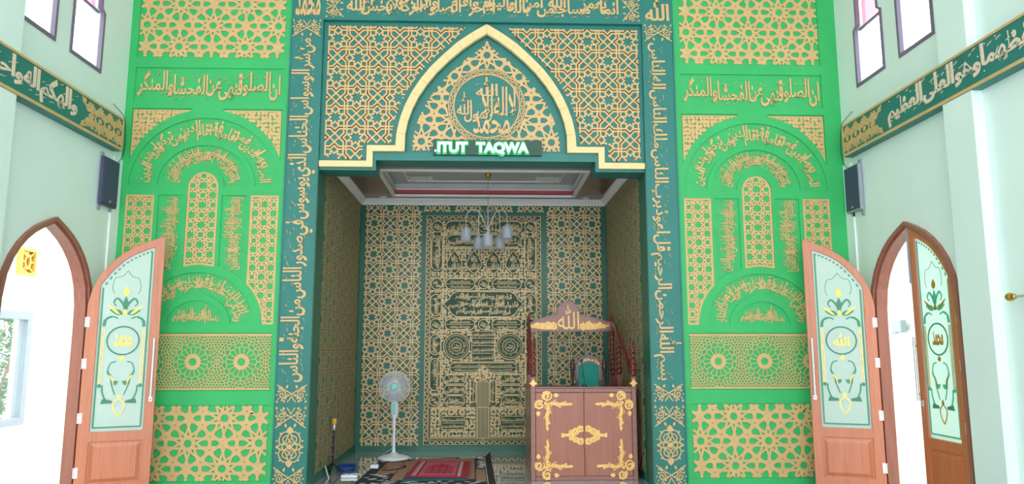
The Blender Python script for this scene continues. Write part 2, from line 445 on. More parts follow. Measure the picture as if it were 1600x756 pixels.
# ------------------------------------------------------------------ arabesque ornament
def spiral(g, c, r, a0, turns, wd, fr, w0, t, mir=1, inner=0.22, n=14):
    pts = []; ws = []
    for i in range(n + 1):
        s = i / n; a = a0 + mir * turns * 2 * pi * s; q = r * (1 - (1 - inner) * s)
        pts.append((c[0] + q * cos(a), c[1] + q * sin(a))); ws.append(wd * (0.75 + 0.5 * sin(pi * s)))
    g.ribbon(pts, ws, fr, w0, t); g.disc(pts[-1], wd * 0.85, fr, w0, t, 7)
def leaf(g, p, ang, ln, wd, fr, w0, t, n=6):
    pts = [(p[0] + cos(ang) * ln * i / n, p[1] + sin(ang) * ln * i / n) for i in range(n + 1)]
    g.ribbon(pts, [wd * (0.12 + sin(pi * (i / n) ** 0.75)) for i in range(n + 1)], fr, w0, t)
def scroll_fill(g, polys, pitch, wd, fr, w0, t, seed=1, dens=1.0):
    rnd = random.Random(seed)
    us = [p[0] for l in polys for p in l]; vs = [p[1] for l in polys for p in l]
    nu = max(1, int(round((max(us) - min(us)) / pitch))); nv = max(1, int(round((max(vs) - min(vs)) / pitch)))
    pu = (max(us) - min(us)) / nu; pv = (max(vs) - min(vs)) / nv
    for i in range(nu):
        for j in range(nv):
            c = (min(us) + (i + .5) * pu, min(vs) + (j + .5) * pv)
            if not inside(c, polys): continue
            m = 1 if (i + j) % 2 else -1; r = 0.42 * min(pu, pv); a = rnd.choice((0, 1, 2, 3)) * pi / 2 + 0.4
            spiral(g, c, r, a, 1.0, wd, fr, w0, t, m, 0.3, 8)
            q = (c[0] + r * 1.05 * cos(a), c[1] + r * 1.05 * sin(a))
            for d in (0.9, -0.9, 2.4):
                e = (q[0] + cos(a + m * d) * pitch * .42, q[1] + sin(a + m * d) * pitch * .42)
                if rnd.random() < dens and inside(e, polys): leaf(g, q, a + m * d, pitch * 0.42, wd * 1.7, fr, w0, t, 3)

def corner_piece(g, c, W, H, fr, w0, t, up=1):
    """a squat cross of stems with two roses, opening upwards (up=1) or downwards"""
    X = lambda x, y: (c[0] + x * W / 2, c[1] + up * y * H / 2)
    wd = 0.011
    for s in (1, -1):
        g.ribbon(catmull([X(-s * 1.0, 1.05), X(-s * .55, .55), X(0, .0), X(s * .45, -.45), X(s * .7, -.8)], 5), wd, fr, w0, t)
        rc = X(s * .62, -.12); rr = W * .15
        spiral(g, rc, rr, radians(90 - s * 60), 1.5, wd * .95, fr, w0, t, s * up, .2, 18)
        for a in range(0, 360, 45): leaf(g, (rc[0] + rr * 1.0 * cos(radians(a)), rc[1] + rr * 1.0 * sin(radians(a))), radians(a), W * .062, W * .05, fr, w0, t, 3)
        spiral(g, X(s * .75, .62), W * .07, radians(200) if s > 0 else radians(-20), 1.0, wd * .9, fr, w0, t, -s * up, .25, 10)
        leaf(g, X(s * .35, .62), radians(90 * up + s * 20 * up), H * .22, W * .07, fr, w0, t)
        g.ribbon(catmull([X(0, -.25), X(s * .12, -.62), X(s * .28, -.95)], 5), wd, fr, w0, t)
        leaf(g, X(s * .95, -.75), radians(-90 * up), H * .16, W * .06, fr, w0, t, 4)
        leaf(g, X(s * .45, -.7), radians(-70 * up if s > 0 else -110 * up), H * .17, W * .07, fr, w0, t, 4)
def medallion_piece(g, c, W, H, fr, w0, t):
    X = lambda x, y: (c[0] + x * W / 2, c[1] + y * H / 2)
    wd = 0.012
    for s in (1, -1):
        g.ribbon(catmull([X(0, .72), X(s * .45, .75), X(s * .78, .42), X(s * .72, .12), X(s * 1.0, 0), X(s * .72, -.12), X(s * .78, -.42), X(s * .45, -.75), X(0, -.72)], 5), wd, fr, w0, t)
        g.ribbon(catmull([X(s * .1, .62), X(s * .5, .45), X(s * .35, .15), X(0, .28), X(-s * .1, .45)], 5), wd, fr, w0, t)
        g.ribbon(catmull([X(s * .1, -.62), X(s * .5, -.45), X(s * .35, -.15), X(0, -.28), X(-s * .1, -.45)], 5), wd, fr, w0, t)
        g.ribbon(catmull([X(0, .78), X(s * .28, .3), X(s * .55, 0), X(s * .28, -.3), X(0, -.78)], 5), wd, fr, w0, t)
        g.ribbon(catmull([X(s * .9, .0), X(s * .5, .16), X(0, 0), X(-s * .5, -.16), X(-s * .9, 0)], 5), wd, fr, w0, t)
        for a in (1, -1):
            leaf(g, X(s * .86, a * .3), radians(0 if s > 0 else 180), W * .09, W * .06, fr, w0, t, 4)
            leaf(g, X(s * .62, a * .64), radians(45 * a if s > 0 else 180 - 45 * a), W * .1, W * .06, fr, w0, t, 4)
    for a in (1, -1):
        leaf(g, X(0, a * .7), radians(90 * a), H * .17, W * .22, fr, w0, t)
        for s in (1, -1): leaf(g, X(0, a * .74), radians(90 * a - s * a * 42), H * .08, W * .09, fr, w0, t, 4)
    for q in range(8): leaf(g, c, radians(45 * q), W * .12, W * .07, fr, w0, t, 4)

# ------------------------------------------------------------------ Arabic lettering
AF = {'ا': (0xFE8D, 2), 'ب': (0xFE8F, 4), 'ت': (0xFE95, 4), 'ث': (0xFE99, 4), 'ج': (0xFE9D, 4), 'ح': (0xFEA1, 4), 'خ': (0xFEA5, 4), 'د': (0xFEA9, 2),
      'ذ': (0xFEAB, 2), 'ر': (0xFEAD, 2), 'ز': (0xFEAF, 2), 'س': (0xFEB1, 4), 'ش': (0xFEB5, 4), 'ص': (0xFEB9, 4), 'ض': (0xFEBD, 4), 'ط': (0xFEC1, 4),
      'ظ': (0xFEC5, 4), 'ع': (0xFEC9, 4), 'غ': (0xFECD, 4), 'ف': (0xFED1, 4), 'ق': (0xFED5, 4), 'ك': (0xFED9, 4), 'ل': (0xFEDD, 4), 'م': (0xFEE1, 4),
      'ن': (0xFEE5, 4), 'ه': (0xFEE9, 4), 'و': (0xFEED, 2), 'ى': (0xFEEF, 2), 'ي': (0xFEF1, 4), 'ة': (0xFE93, 2), 'أ': (0xFE83, 2), 'إ': (0xFE87, 2),
      'آ': (0xFE81, 2), 'ء': (0xFE80, 1), 'ئ': (0xFE89, 4)}
LA = {'ا': 0xFEFB, 'أ': 0xFEF7, 'إ': 0xFEF9, 'آ': 0xFEF5}
def shape(w):
    if w == 'الله': return chr(0xFDF2)
    out = []; i = 0; joined = False
    while i < len(w):
        ch = w[i]
        if ch == 'ل' and i + 1 < len(w) and w[i + 1] in LA:
            out.append(chr(LA[w[i + 1]] + (1 if joined else 0))); joined = False; i += 2; continue
        b, n = AF[ch]; nxt = i + 1 < len(w) and AF[w[i + 1]][1] >= 2
        if n == 4: k = (3 if nxt else 1) if joined else (2 if nxt else 0)
        elif n == 2: k = 1 if joined else 0
        else: k = 0
        out.append(chr(b + k)); joined = (n == 4 and nxt); i += 1
    return ''.join(reversed(out))
_fc = bpy.data.curves.new('lettering', 'FONT'); _fc.extrude = 0.5; _fc.resolution_u = 2
_fo = bpy.data.objects.new('lettering', _fc); COL.objects.link(_fo)
_cache = {}
def glyphs(s, bold=0.0, res=2):
    """outline mesh of one string: verts (x, y, z=+-0.5) and faces"""
    k = (s, bold, res)
    if k not in _cache:
        _fc.body = s; _fc.offset = bold; _fc.resolution_u = res
        bpy.context.view_layer.update()
        dg = bpy.context.evaluated_depsgraph_get()
        me = bpy.data.meshes.new_from_object(_fo.evaluated_get(dg), depsgraph=dg)
        vs = [(v.co.x, v.co.y, 0.5 if v.co.z > 0 else -0.5) for v in me.vertices]
        fs = [tuple(p.vertices) for p in me.polygons if not all(vs[i][2] < 0 for i in p.vertices)]
        bpy.data.meshes.remove(me)
        par = list(range(len(vs)))
        def find(a):
            while par[a] != a: par[a] = par[par[a]]; a = par[a]
            return a
        for f in fs:
            for b in f[1:]: par[find(b)] = find(f[0])
        jz = {}
        vs = [(x, y, z if z < 0 else jz.setdefault(find(i), 0.5 - 0.08 * _jr.random())) for i, (x, y, z) in enumerate(vs)]
        if vs:
            mn = min(v[0] for v in vs); vs = [(v[0] - mn, v[1], v[2]) for v in vs]
        _cache[k] = (vs, fs)
    return _cache[k]
def callig(text, asp, tiers=2, ov=0.62, ka=1.9, kd=1.25, bold=0.012, lift=0.42, seed=3, marks=1.0, res=2):
    """stacked calligraphic line: verts in the unit box (0..1, 0..1) + faces; asp = width/height it will be drawn at"""
    rnd = random.Random(seed); V = []; Fs = []; x = 0.0
    words = text.split(); dots = []
    for i, w in enumerate(words):
        vs, fs = glyphs(shape(w), bold, res); wd = max(v[0] for v in vs)
        up = (i % tiers) * lift if tiers > 1 else 0.0
        x0 = x - wd
        def my(y):
            if y > 0.38: return 0.38 + (y - 0.38) * ka
            if y < 0: return y * kd
            return y
        o = len(V)
        zj = 0.05 * rnd.random(); V += [(x0 + a, my(b) + up, z if z < 0 else z - zj) for a, b, z in vs]; Fs += [tuple(k + o for k in f) for f in fs]
        nd = max(2, int(wd / 0.22))
        for q in range(nd):
            dots.append((x0 + wd * (q + rnd.random()) / nd, up + rnd.choice((0.62, 0.8, 0.95, 1.1, -0.12, -0.22, -.3)) + rnd.uniform(-.04, .04)))
        x -= wd * (ov if tiers > 1 else 1.0) + 0.06
    bx = (min(v[0] for v in V), max(v[0] for v in V), min(v[1] for v in V), max(v[1] for v in V))
    if marks:
        for (px, py) in dots:
            py = min(max(py, bx[2] + .06), bx[3] - .06)
            if rnd.random() > marks: continue
            o = len(V)
            if rnd.random() < 0.65: L, a, h = rnd.uniform(.14, .28), radians(rnd.uniform(18, 32)), 0.032
            else: L, a, h = .06, radians(45), 0.06
            dx, dy = cos(a) * L / 2, sin(a) * L / 2; nx, ny = -sin(a) * h / 2, cos(a) * h / 2
            q = [(px - dx - nx, py - dy - ny), (px + dx - nx, py + dy - ny), (px + dx + nx, py + dy + ny), (px - dx + nx, py - dy + ny)]
            V += [(a_, b_, -.5) for a_, b_ in q] + [(a_, b_, .5) for a_, b_ in q]
            Fs += [tuple(o + k for k in f) for f in ((4, 5, 6, 7), (0, 1, 5, 4), (1, 2, 6, 5), (2, 3, 7, 6), (3, 0, 4, 7))]
    x0, x1, y0, y1 = bx
    return [((a - x0) / (x1 - x0), (b - y0) / (y1 - y0), z) for a, b, z in V], Fs
def dense(text, tiers=2, ov=.6, ka=1.6, kd=1.2, bold=.02, lift=.5, seed=1, marks=1.0, res=2):
    """two interwoven layers of the same line, for closely packed lettering"""
    w = text.split(); a, fa = callig(text, 5, tiers, ov, ka, kd, bold, lift, seed, marks, res)
    h = len(w) // 2; b, fb_ = callig(' '.join(w[h:] + w[:h]), 5, tiers, ov, ka * .8, kd, bold * .3 - .004, lift, seed + 1, marks * .6, res)
    n = len(a); return a + [(x, .08 + y * .8, z if z < 0 else z - .14) for x, y, z in b], fa + [tuple(i + n for i in f) for f in fb_]
def wbox(u0, v0, u1, v1): return lambda x, y: (u0 + (u1 - u0) * x, v0 + (v1 - v0) * y)
def wdown(u0, v0, u1, v1): return lambda x, y: (u1 - (u1 - u0) * y, v0 + (v1 - v0) * x)     # reads downwards, letter tops to the left
def wup(u0, v0, u1, v1): return lambda x, y: (u0 + (u1 - u0) * y, v1 - (v1 - v0) * x)       # reads upwards, letter tops to the right
def warc(c, ri, ro, a0=pi, a1=0.0):
    return lambda x, y: (c[0] + (ri[0] + (ro[0] - ri[0]) * y) * cos(a0 + (a1 - a0) * x), c[1] + (ri[1] + (ro[1] - ri[1]) * y) * sin(a0 + (a1 - a0) * x))

# ================================================================== THE SETTING
XL, XR, ZC, YB = -4.09, 4.22, 6.9, -9.6
CXM = 0.035                                    # centre line of the mihrab header
g = G(); g.box((XL - .2, YB, -0.1), (XR + .2, 3.2, 0)); struct('floor', g, MT['floor'])
g = G(); g.box((XL - .2, YB, ZC), (XR + .2, .4, ZC + .15)); struct('ceiling', g, MT['ceil'])

ARCH = [(.69, .0), (.69, 1.70), (.682, 1.92), (.645, 2.12), (.575, 2.27), (.485, 2.39), (.385, 2.485), (.28, 2.56), (.175, 2.615), (.085, 2.655), (0, 2.69)]
def archpoly(uc, k=0.0, zb=0.0):
    """pointed doorway outline grown by k"""
    h = [(d * (.69 + k) / .69, (z + k * .9 * max(0, (z - 1.5) / 1.2)) if z > 1.5 else z) for d, z in ARCH]; h[0] = (h[0][0], zb)
    return [(uc - d, z) for d, z in h] + [(uc + d, z) for d, z in reversed(h[:-1])]
WIN = [(.275, 4.42), (.275, 5.07), (.215, 5.11), (.215, 5.38), (.19, 5.52), (.12, 5.64), (0, 5.74)]
def winpoly(uc, k=0.0):
    s = (.275 + k) / .275
    h = [(d * s, z - (k if z < 4.5 else -k * (1 if z > 5.2 else 0))) for d, z in WIN]
    return [(uc - d, z) for d, z in h] + [(uc + d, z) for d, z in reversed(h[:-1])]
YD = -1.175
sides = [('left', LEFTF(XL), 1, [-.875, -1.71]), ('right', RIGHTF(XR), -1, [-.715, -1.57])]
wn = dn = 0
for side, fr, sg, wins in sides:
    lo, hi = (YB, .0) if sg == 1 else (.0, -YB)
    uw = [sg * w for w in wins]
    g = G(); g.prism([rect(lo, 0, hi, ZC), archpoly(sg * YD, .0, -.0 + .001)] + [winpoly(u) for u in uw], fr, -.11, .11)
    struct('wall_' + side, g, MT['mint'])
    # flat pilaster of the side wall and the strip in the corner
    g = G(); a, b = sorted((sg * -2.03, sg * -2.42)); g.prism([rect(a, 0, b, ZC)], fr, 0, .097)
    struct('trim_1' if sg == 1 else 'trim_2', g, MT['mint'])
    g = G(); a, b = sorted((sg * -.0, sg * -.17)); g.prism([rect(a, 0, b, 3.6)], fr, 0, .02)
    struct('trim_3' if sg == 1 else 'trim_4', g, MT['mint'])
    # clerestory windows
    for u in uw:
        wn += 1
        g = G(); g.prism([winpoly(u, .022), winpoly(u, -.014)], fr, -.03, .042)
        w = struct('window_%d' % wn, g, MT['purple'])
        g = G(); g.prism([winpoly(u, -.012)], fr, -.07, .006)
        hi_ = [p for p in winpoly(u, -.012)]
        struct('pane', g, MT['clear'], w)
        g = G(); g.prism([rect(u - .262, 5.06, u + .262, 5.085)], fr, -.06, .02); struct('transom', g, MT['purple'], w)
        g = G(); g.prism([[(u - d, z) for d, z in [(.2, 5.1), (.2, 5.37), (.17, 5.5), (.1, 5.61)]] + [(u, 5.7)] + [(u + d, z) for d, z in [(.1, 5.61), (.17, 5.5), (.2, 5.37), (.2, 5.1)]]], fr, -.062, .004)
        struct('tinted_pane', g, MT['pinkpane'], w)
    # door frame: jamb lining and casing
    dn += 1
    g = G(); g.prism([archpoly(sg * YD, .03), archpoly(sg * YD, -.02)], fr, -.105, .118)
    g.prism([archpoly(sg * YD, .055), archpoly(sg * YD, .012)], fr, .0, .04)
    struct('door_%d' % dn, g, MT['framewood'])

# ---- mihrab: jambs, niche, header
g = G()
for s in (-1, 1):
    a, b = sorted((s * 1.875, s * 2.25)); g.box((a, -.02, 0), (b, .35, 5.30))
    for x in (1.875, 2.235):
        a, b = sorted((s * x, s * (x + .015))); g.box((a, -.03, 0), (b, -.02, 5.30))
g.box((-2.25, -.02, 5.30), (2.25, .35, ZC))
g.box((-1.875, -.03, 5.30), (1.875, -.02, 5.318))
struct('trim_5', g, MT['teal'])
g = G()
for s in (-1, 1):
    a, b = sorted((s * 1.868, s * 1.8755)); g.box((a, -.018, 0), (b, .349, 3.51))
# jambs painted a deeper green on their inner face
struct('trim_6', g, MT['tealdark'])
HB = [(-1.875, 5.30), (-1.875, 3.512), (CXM - 1.265, 3.512), (CXM - 1.265, 3.632), (CXM + 1.265, 3.632), (CXM + 1.265, 3.512), (1.875, 3.512), (1.875, 5.30)]
AO = [(1.045, 3.80), (1.035, 3.95), (1.0, 4.12), (.945, 4.28), (.87, 4.44), (.77, 4.6), (.65, 4.755), (.5, 4.91), (.34, 5.06), (.17, 5.18), (0, 5.284)]
AI = [(.935, 3.728), (.932, 3.93), (.905, 4.08), (.855, 4.23), (.785, 4.38), (.69, 4.53), (.575, 4.68), (.44, 4.82), (.29, 4.955), (.14, 5.07), (0, 5.157)]
ao = [(-d, z) for d, z in AO]; ai = [(-d, z) for d, z in AI]
AOf = [(CXM + d, z) for d, z in ao + [(-d, z) for d, z in reversed(ao[:-1])]]
AIf = [(CXM + d, z) for d, z in ai + [(-d, z) for d, z in reversed(ai[:-1])]]
g = G(); hole = [(x, max(z, 3.70)) for x, z in AIf]
g.prism([HB, hole], FRONT(.07), 0, .04); g.prism([HB], FRONT(.35), 0, .28)
struct('wall_header', g, MT['teal'])
# niche walls, ceiling with its sunk panel, cornice
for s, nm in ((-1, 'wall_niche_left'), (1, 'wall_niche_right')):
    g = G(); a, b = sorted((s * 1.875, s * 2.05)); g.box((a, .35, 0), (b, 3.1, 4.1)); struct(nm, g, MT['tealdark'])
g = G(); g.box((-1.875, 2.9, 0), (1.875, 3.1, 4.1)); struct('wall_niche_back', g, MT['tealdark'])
RX0, RX1, RY0, RY1 = -1.335, 1.345, 1.0, 2.56
g = G(); g.prism([rect(-1.875, .35, 1.875, 2.9), rect(RX0, RY0, RX1, RY1)], FLOORF, 3.76, .04); struct('ceiling_niche', g, MT['laminate'])
g = G(); g.box((RX0 - .02, RY0 - .02, 3.93), (RX1 + .02, RY1 + .02, 3.97))
for a, b in (((RX0 - .03, RY0, 3.80), (RX0, RY1, 3.93)), ((RX1, RY0, 3.80), (RX1 + .03, RY1, 3.93)), ((RX0, RY0 - .03, 3.80), (RX1, RY0, 3.93)), ((RX0, RY1, 3.80), (RX1, RY1 + .03, 3.93))): g.box(a, b)
struct('ceiling_recess', g, MT['greyceil'])
def frame_under(x0, y0, x1, y1, w, z0, z1, g):
    g.box((x0, y0, z0), (x1, y0 + w, z1)); g.box((x0, y1 - w, z0), (x1, y1, z1)); g.box((x0, y0 + w, z0), (x0 + w, y1 - w, z1)); g.box((x1 - w, y0 + w, z0), (x1, y1 - w, z1))
g = G(); frame_under(RX0 - .03, RY0 - .03, RX1 + .03, RY1 + .03, .05, 3.735, 3.765, g); struct('trim_7', g, MT['white'])
g = G(); g.box((RX0 + .005, RY1 - .02, 3.785), (RX1 - .005, RY1 - .005, 3.832)); struct('trim_8', g, MT['red'])
g = G(); frame_under(RX0 + .005, RY0 + .005, RX1 - .005, RY1 - .005, .03, 3.833, 3.846, g)
frame_under(RX0 + .22, RY0 + .2, RX1 - .22, RY1 - .2, .018, 3.916, 3.931, g); struct('trim_9', g, MT['white'])
g = G()
for (cx, cy) in ((RX0 + .42, RY0 + .36), (RX1 - .42, RY0 + .36), (RX0 + .42, RY1 - .36), (RX1 - .42, RY1 - .36)):
    go, br = khatam8(cx, cy, .2, -1, 1, -1, 1)
    straps(g, go, [rect(cx - .17, cy - .12, cx + .17, cy + .12)], .016, lambda u, v, w: (u, v, 3.93 - w), 0, .008)
struct('trim_10', g, MT['white'])
def cornice(g):
    prof = [(0, 0), (.012, 0), (.02, .02), (.05, .05), (.065, .065), (.085, .075), (.085, .09), (0, .09)]   # out from the wall, up
    Z = 3.67
    for k, (d, h) in enumerate(prof[:-1]):
        d2, h2 = prof[k + 1]
        P = lambda d_, h_: [(-1.875 + d_, .35, Z + h_), (-1.875 + d_, 2.9 - d_, Z + h_), (1.875 - d_, 2.9 - d_, Z + h_), (1.875 - d_, .35, Z + h_)]
        A, B = P(d, h), P(d2, h2)
        for i in range(3): g.add([A[i], A[i + 1], B[i + 1], B[i]], [(0, 1, 2, 3)])
    for x in (-1, 1): g.add([(x * (1.875 - d), .35, Z + h) for d, h in prof], [tuple(range(len(prof)))])
g = G(); cornice(g); struct('trim_11', g, MT['white'])

# ---- green side fields of the front wall: recessed ground and a raised framework
UC = 3.165
HOLES_MIRROR = True
def sidepanels():
    """outlines (local u about the field's centre) of every sunk panel"""
    P = {}
    P['top'] = rect(-.845, 4.825, .845, 6.3)
    P['band'] = rect(-.845, 4.292, .845, 4.702)
    c = (0, 3.31)
    sp = [(.848, 4.212), (.17, 4.212)] + [(.90 * cos(a), 3.31 + .895 * sin(a)) for a in [radians(78 - i * 4.2) for i in range(15)]] + [(.848, 3.60)]
    P['spr'] = sp; P['spl'] = [(-x, y) for x, y in sp]
    P['arc1'] = ell(c, .84, .795, 0, pi, 36) + ell(c, .53, .485, pi, 0, 30)[1:-1] + [(.53, 3.31)] if False else ell(c, .838, .793, 0.0, pi, 36) + list(reversed(ell(c, .575, .515, 0.0, pi, 30)))
    P['arc2'] = ell(c, .52, .472, 0.0, pi, 30) + list(reversed(ell(c, .23, .225, 0.0, pi, 20)))
    P['mid'] = [(-.172, 2.392), (-.12, 2.40), (-.06, 2.408), (0, 2.412), (.06, 2.408), (.12, 2.40), (.172, 2.392)] + [(.172, 3.30)] + ell((0, 3.30), .172, .17, 0, pi, 16)[1:-1] + [(-.172, 3.30)]
    lo = ell((0, 1.755), .725, .66, 0, pi, 60)
    def lowz(u): return 1.755 + .66 * sqrt(max(0, 1 - (u / .725) ** 2))
    col = [(-.85, 3.205), (-.85, 1.755), (-.728, 1.755)] + [(u, lowz(u)) for u in (-.715, -.69, -.66, -.62, -.58, -.535)] + [(-.535, 3.205)]
    P['cl'] = col; P['cr'] = [(-x, y) for x, y in col]
    tc = [(-.49, 3.205), (-.49, lowz(.49) + .01)] + [(u, lowz(u) + .01) for u in (-.42, -.34, -.27, -.215)] + [(-.215, 3.205)]
    P['tl'] = tc; P['tr'] = [(-x, y) for x, y in tc]
    P['ring'] = ell((0, 1.755), .625, .575, 0, pi, 36) + list(reversed(ell((0, 1.755), .375, .335, 0, pi, 26)))
    P['tym'] = [(-.312, 1.755), (.312, 1.755)] + [(.312 * cos(a), 1.755 + .245 * sin(a) + .02 * (1 - abs(cos(a)))) for a in [pi * i / 24 for i in range(1, 24)]]
    P['ros'] = rect(-.85, 1.035, .85, 1.662)
    P['bot'] = rect(-.85, .085, .85, .885)
    return P
SP = sidepanels()
for s, nm in ((-1, 'wall_front_left'), (1, 'wall_front_right')):
    a, b = ((XL, -2.25) if s < 0 else (2.25, XR))
    cx = s * UC + (.008 if s < 0 else 0)
    g = G(); g.box((a, .016, 0), (b, .35, ZC))
    g.prism([rect(a, 0, b, ZC)] + [[(cx + u, v) for u, v in P] for P in SP.values()], FRONT(.016), 0, .016, back=False)
    struct(nm, g, MT['green'])
g = G()
for s in (-1, 1):
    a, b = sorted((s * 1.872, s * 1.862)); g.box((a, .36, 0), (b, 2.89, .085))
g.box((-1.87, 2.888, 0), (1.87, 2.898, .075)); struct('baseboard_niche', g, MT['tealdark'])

# ---- world outside the doors
g = G(); g.box((-14, -14, -.2), (XL - .2, 14, -.05)); g.box((XR + .2, -14, -.2), (14, 14, -.05)); struct('ground', g, MT['ground'])
g = G(); wy0, wy1, wz0, wz1 = 1.62, 2.55, .50, 1.95
g.prism([rect(-12, -.05, 12, 4.6), rect(wy0, wz0, wy1, wz1)], LEFTF(-6.5), -.2, .2); struct('wall_outside_left', g, MT['outwall'])
g = G(); g.prism([rect(-12, -.05, 12, 4.6)], RIGHTF(6.2), -.2, .2); struct('wall_outside_right', g, MT['outwall'])

# ================================================================== WALL ORNAMENT
TEXT_HADITH = 'الصلاة عماد الدين فمن اقامها فقد اقام الدين ومن تركها فقد هدم الدين'
girihS = girih10(0, 5.223, rng=4, rngz=4)
girihB = girih10(0, .482, rng=4, rngz=3)
colnet = oct8(0, 3.09, .236, .225, -2, 2, -14, 3)
sidenet = oct8(-.695, 3.10, .205, .205, -3, 3, -16, 3)
random.seed(4)
def rosette_seeds():
    S = []
    for cx in (-1.05, -.525, 0, .525, 1.05):
        S.append((cx, 1.347))
        for r, n, o in ((.128, 16, 0), (.198, 16, .5), (.226, 32, .5), (.252, 40, 0)):
            for k in range(n):
                a = 2 * pi * (k + o) / n; S.append((cx + r * cos(a), 1.347 + r * sin(a)))
    out = list(S); d = .034
    for j in range(-2, 26):
        for i in range(-30, 31):
            p = (i * d + (j % 2) * d / 2, 1.045 + j * d * .8)
            if any((p[0] - c_) ** 2 + (p[1] - 1.347) ** 2 < .255 ** 2 for c_ in (-1.05, -.525, 0, .525, 1.05)): continue
            if all((p[0] - q[0]) ** 2 + (p[1] - q[1]) ** 2 > (.8 * d) ** 2 for q in S): out.append(p)
    o2 = []
    for p in out:
        if all((p[0] - q[0]) ** 2 + (p[1] - q[1]) ** 2 > .021 ** 2 for q in o2): o2.append(p)
    return o2
rosnet = voronoi_net(rosette_seeds(), None, .13)

def inset_sheet(g, loop, wd, fr, w0, t):
    """a border strip just inside a closed outline"""
    pts = list(loop); n = len(pts)
    for i in range(n): g.strip(pts[i], pts[(i + 1) % n], wd, fr, w0, t, .5)

for s, sd in ((-1, 'left'), (1, 'right')):
    cx = s * UC + (.008 if s < 0 else 0)
    base = FRONT(.0152); fr = (lambda c: (lambda u, v, w: base(u + c, v, w)))(cx)
    T = .011
    def put(name, label, cat, g, m, group=None, parts=None):
        o = obj(name, g, m); tag(o, label, cat, group); return o
    g = G(); straps(g, girihS, [rect(-.828, 4.842, .828, 6.2)], .0245, fr, 0, T)
    put('star_lattice_panel', 'gold ten-point star lattice at the top of the %s green wall, above its calligraphy band' % sd, 'lattice panel', g, MT['gold'], 'star lattices on the green walls')
    g = G(); tv, tf = callig('ان الصلوة تنهى عن الفحشاء والمنكر', 1.62 / .34, 2, .84, 2.3, 1.5, .022, .24, 5)
    g.textmesh(tv, tf, wbox(-.812, 4.315, .812, 4.668), fr, 0, T + .004)
    put('calligraphy_band', 'long gold calligraphy line in a sunk strip near the top of the %s green wall' % sd, 'calligraphy', g, MT['gold'], 'calligraphy bands on the green walls')
    for q, nm in ((-1, 'spl'), (1, 'spr')):
        loop = [(u - (.008 if u > 0 else -.008) * 1, v - .012 if v > 4.2 else v) for u, v in SP[nm]]
        cu = sum(p[0] for p in loop) / len(loop); cv = sum(p[1] for p in loop) / len(loop)
        loop = [(cu + (u - cu) * .96, cv + (v - cv) * .955) for u, v in loop]
        g = G(); inset_sheet(g, loop, .014, fr, 0, T); scroll_fill(g, [loop], .047, .0155, fr, 0, T, 7)
        put('spandrel_ornament', 'gold scrollwork in the upper %s corner over the arches of the %s green wall' % ('left' if q < 0 else 'right', sd), 'ornament', g, MT['gold'], 'scrollwork corners of the green walls')
    g = G(); tv, tf = callig(TEXT_HADITH, 8, 2, .66, 1.9, 1.3, .026, .44, 11); g.textmesh(tv, tf, warc((0, 3.32), (.575, .515), (.805, .77), pi * .985, pi * .015), fr, 0, T)
    put('calligraphy_arch', 'outer gold calligraphy arch, the largest and highest of three, on the %s green wall' % sd, 'calligraphy', g, MT['gold'], 'calligraphy arches of the green walls')
    g = G(); tv, tf = dense('والذين هم على صلواتهم يحافظون اولئك هم الوارثون الذين', 2, .62, 1.6, 1.2, .012, .5, 12)
    g.textmesh(tv, tf, warc((0, 3.325), (.245, .235), (.475, .445), pi * .98, pi * .02), fr, 0, T)
    g.ribbon(ell((0, 3.325), .40, .375, .15, pi - .15, 24), .008, fr, 0, T)
    put('calligraphy_arch', 'second gold calligraphy arch, nested round the rounded lattice top on the %s green wall' % sd, 'calligraphy', g, MT['gold'], 'calligraphy arches of the green walls')
    g = G(); loop = [(u * .965, v + (.006 if v < 3 else -.004)) for u, v in SP['mid']]
    inset_sheet(g, [(u * .95, v + (.008 if v < 3 else -.006)) for u, v in loop], .022, fr, 0, T)
    straps(g, colnet, [loop], .0165, fr, 0, T * .9)
    put('lattice_panel', 'round-topped gold lattice column in the middle of the %s green wall' % sd, 'lattice panel', g, MT['gold'], 'lattice columns of the green walls')
    for q, nm in ((-1, 'cl'), (1, 'cr')):
        loop = SP[nm]; cu = sum(p[0] for p in loop) / len(loop)
        loop = [(u - .007 if (u > -.55 if q < 0 else u > .84) else (u + .007 if (u < -.84 if q < 0 else u < .55) else u + q * .004), v - .009 if v > 3.1 else v + .009) for u, v in loop]
        g = G(); inset_sheet(g, loop, .026, fr, 0, T)
        straps(g, [((q * -abs(a[0]) * -1 if False else (a[0] if q < 0 else -a[0]), a[1]), ((b[0] if q < 0 else -b[0]), b[1])) for a, b in sidenet], [loop], .0155, fr, 0, T * .9)
        put('lattice_panel', 'square-topped gold lattice column at the %s edge of the %s green wall' % ({(-1): 'left', 1: 'right'}[q], sd), 'lattice panel', g, MT['gold'], 'lattice columns of the green walls')
    for q in (-1, 1):
        g = G(); tv, tf = dense(['حافظوا على الصلوات والصلاة الوسطى وقوموا لله قانتين', 'واقيموا الصلاة واتوا الزكاة واركعوا مع الراكعين'][q > 0], 2, .62, 1.7, 1.2, .012, .5, 20 + q)
        u0, u1 = sorted((q * .455, q * .25))
        zb = 2.36
        w_ = wdown(u0, zb, u1, 3.185)
        g.textmesh(tv, tf, w_, fr, 0, T * .8)
        put('calligraphy_column', 'upright gold calligraphy strip just %s of the round-topped lattice column on the %s green wall' % ('left' if q < 0 else 'right', sd), 'calligraphy', g, MT['gold'], 'calligraphy columns of the green walls')
    g = G(); tv, tf = dense('ربنا اتنا في الدنيا حسنة وفي الاخرة حسنة وقنا عذاب النار', 2, .62, 1.6, 1.2, .012, .5, 31)
    g.textmesh(tv, tf, warc((0, 1.765), (.375, .335), (.60, .56), pi * .985, pi * .015), fr, 0, T * .8)
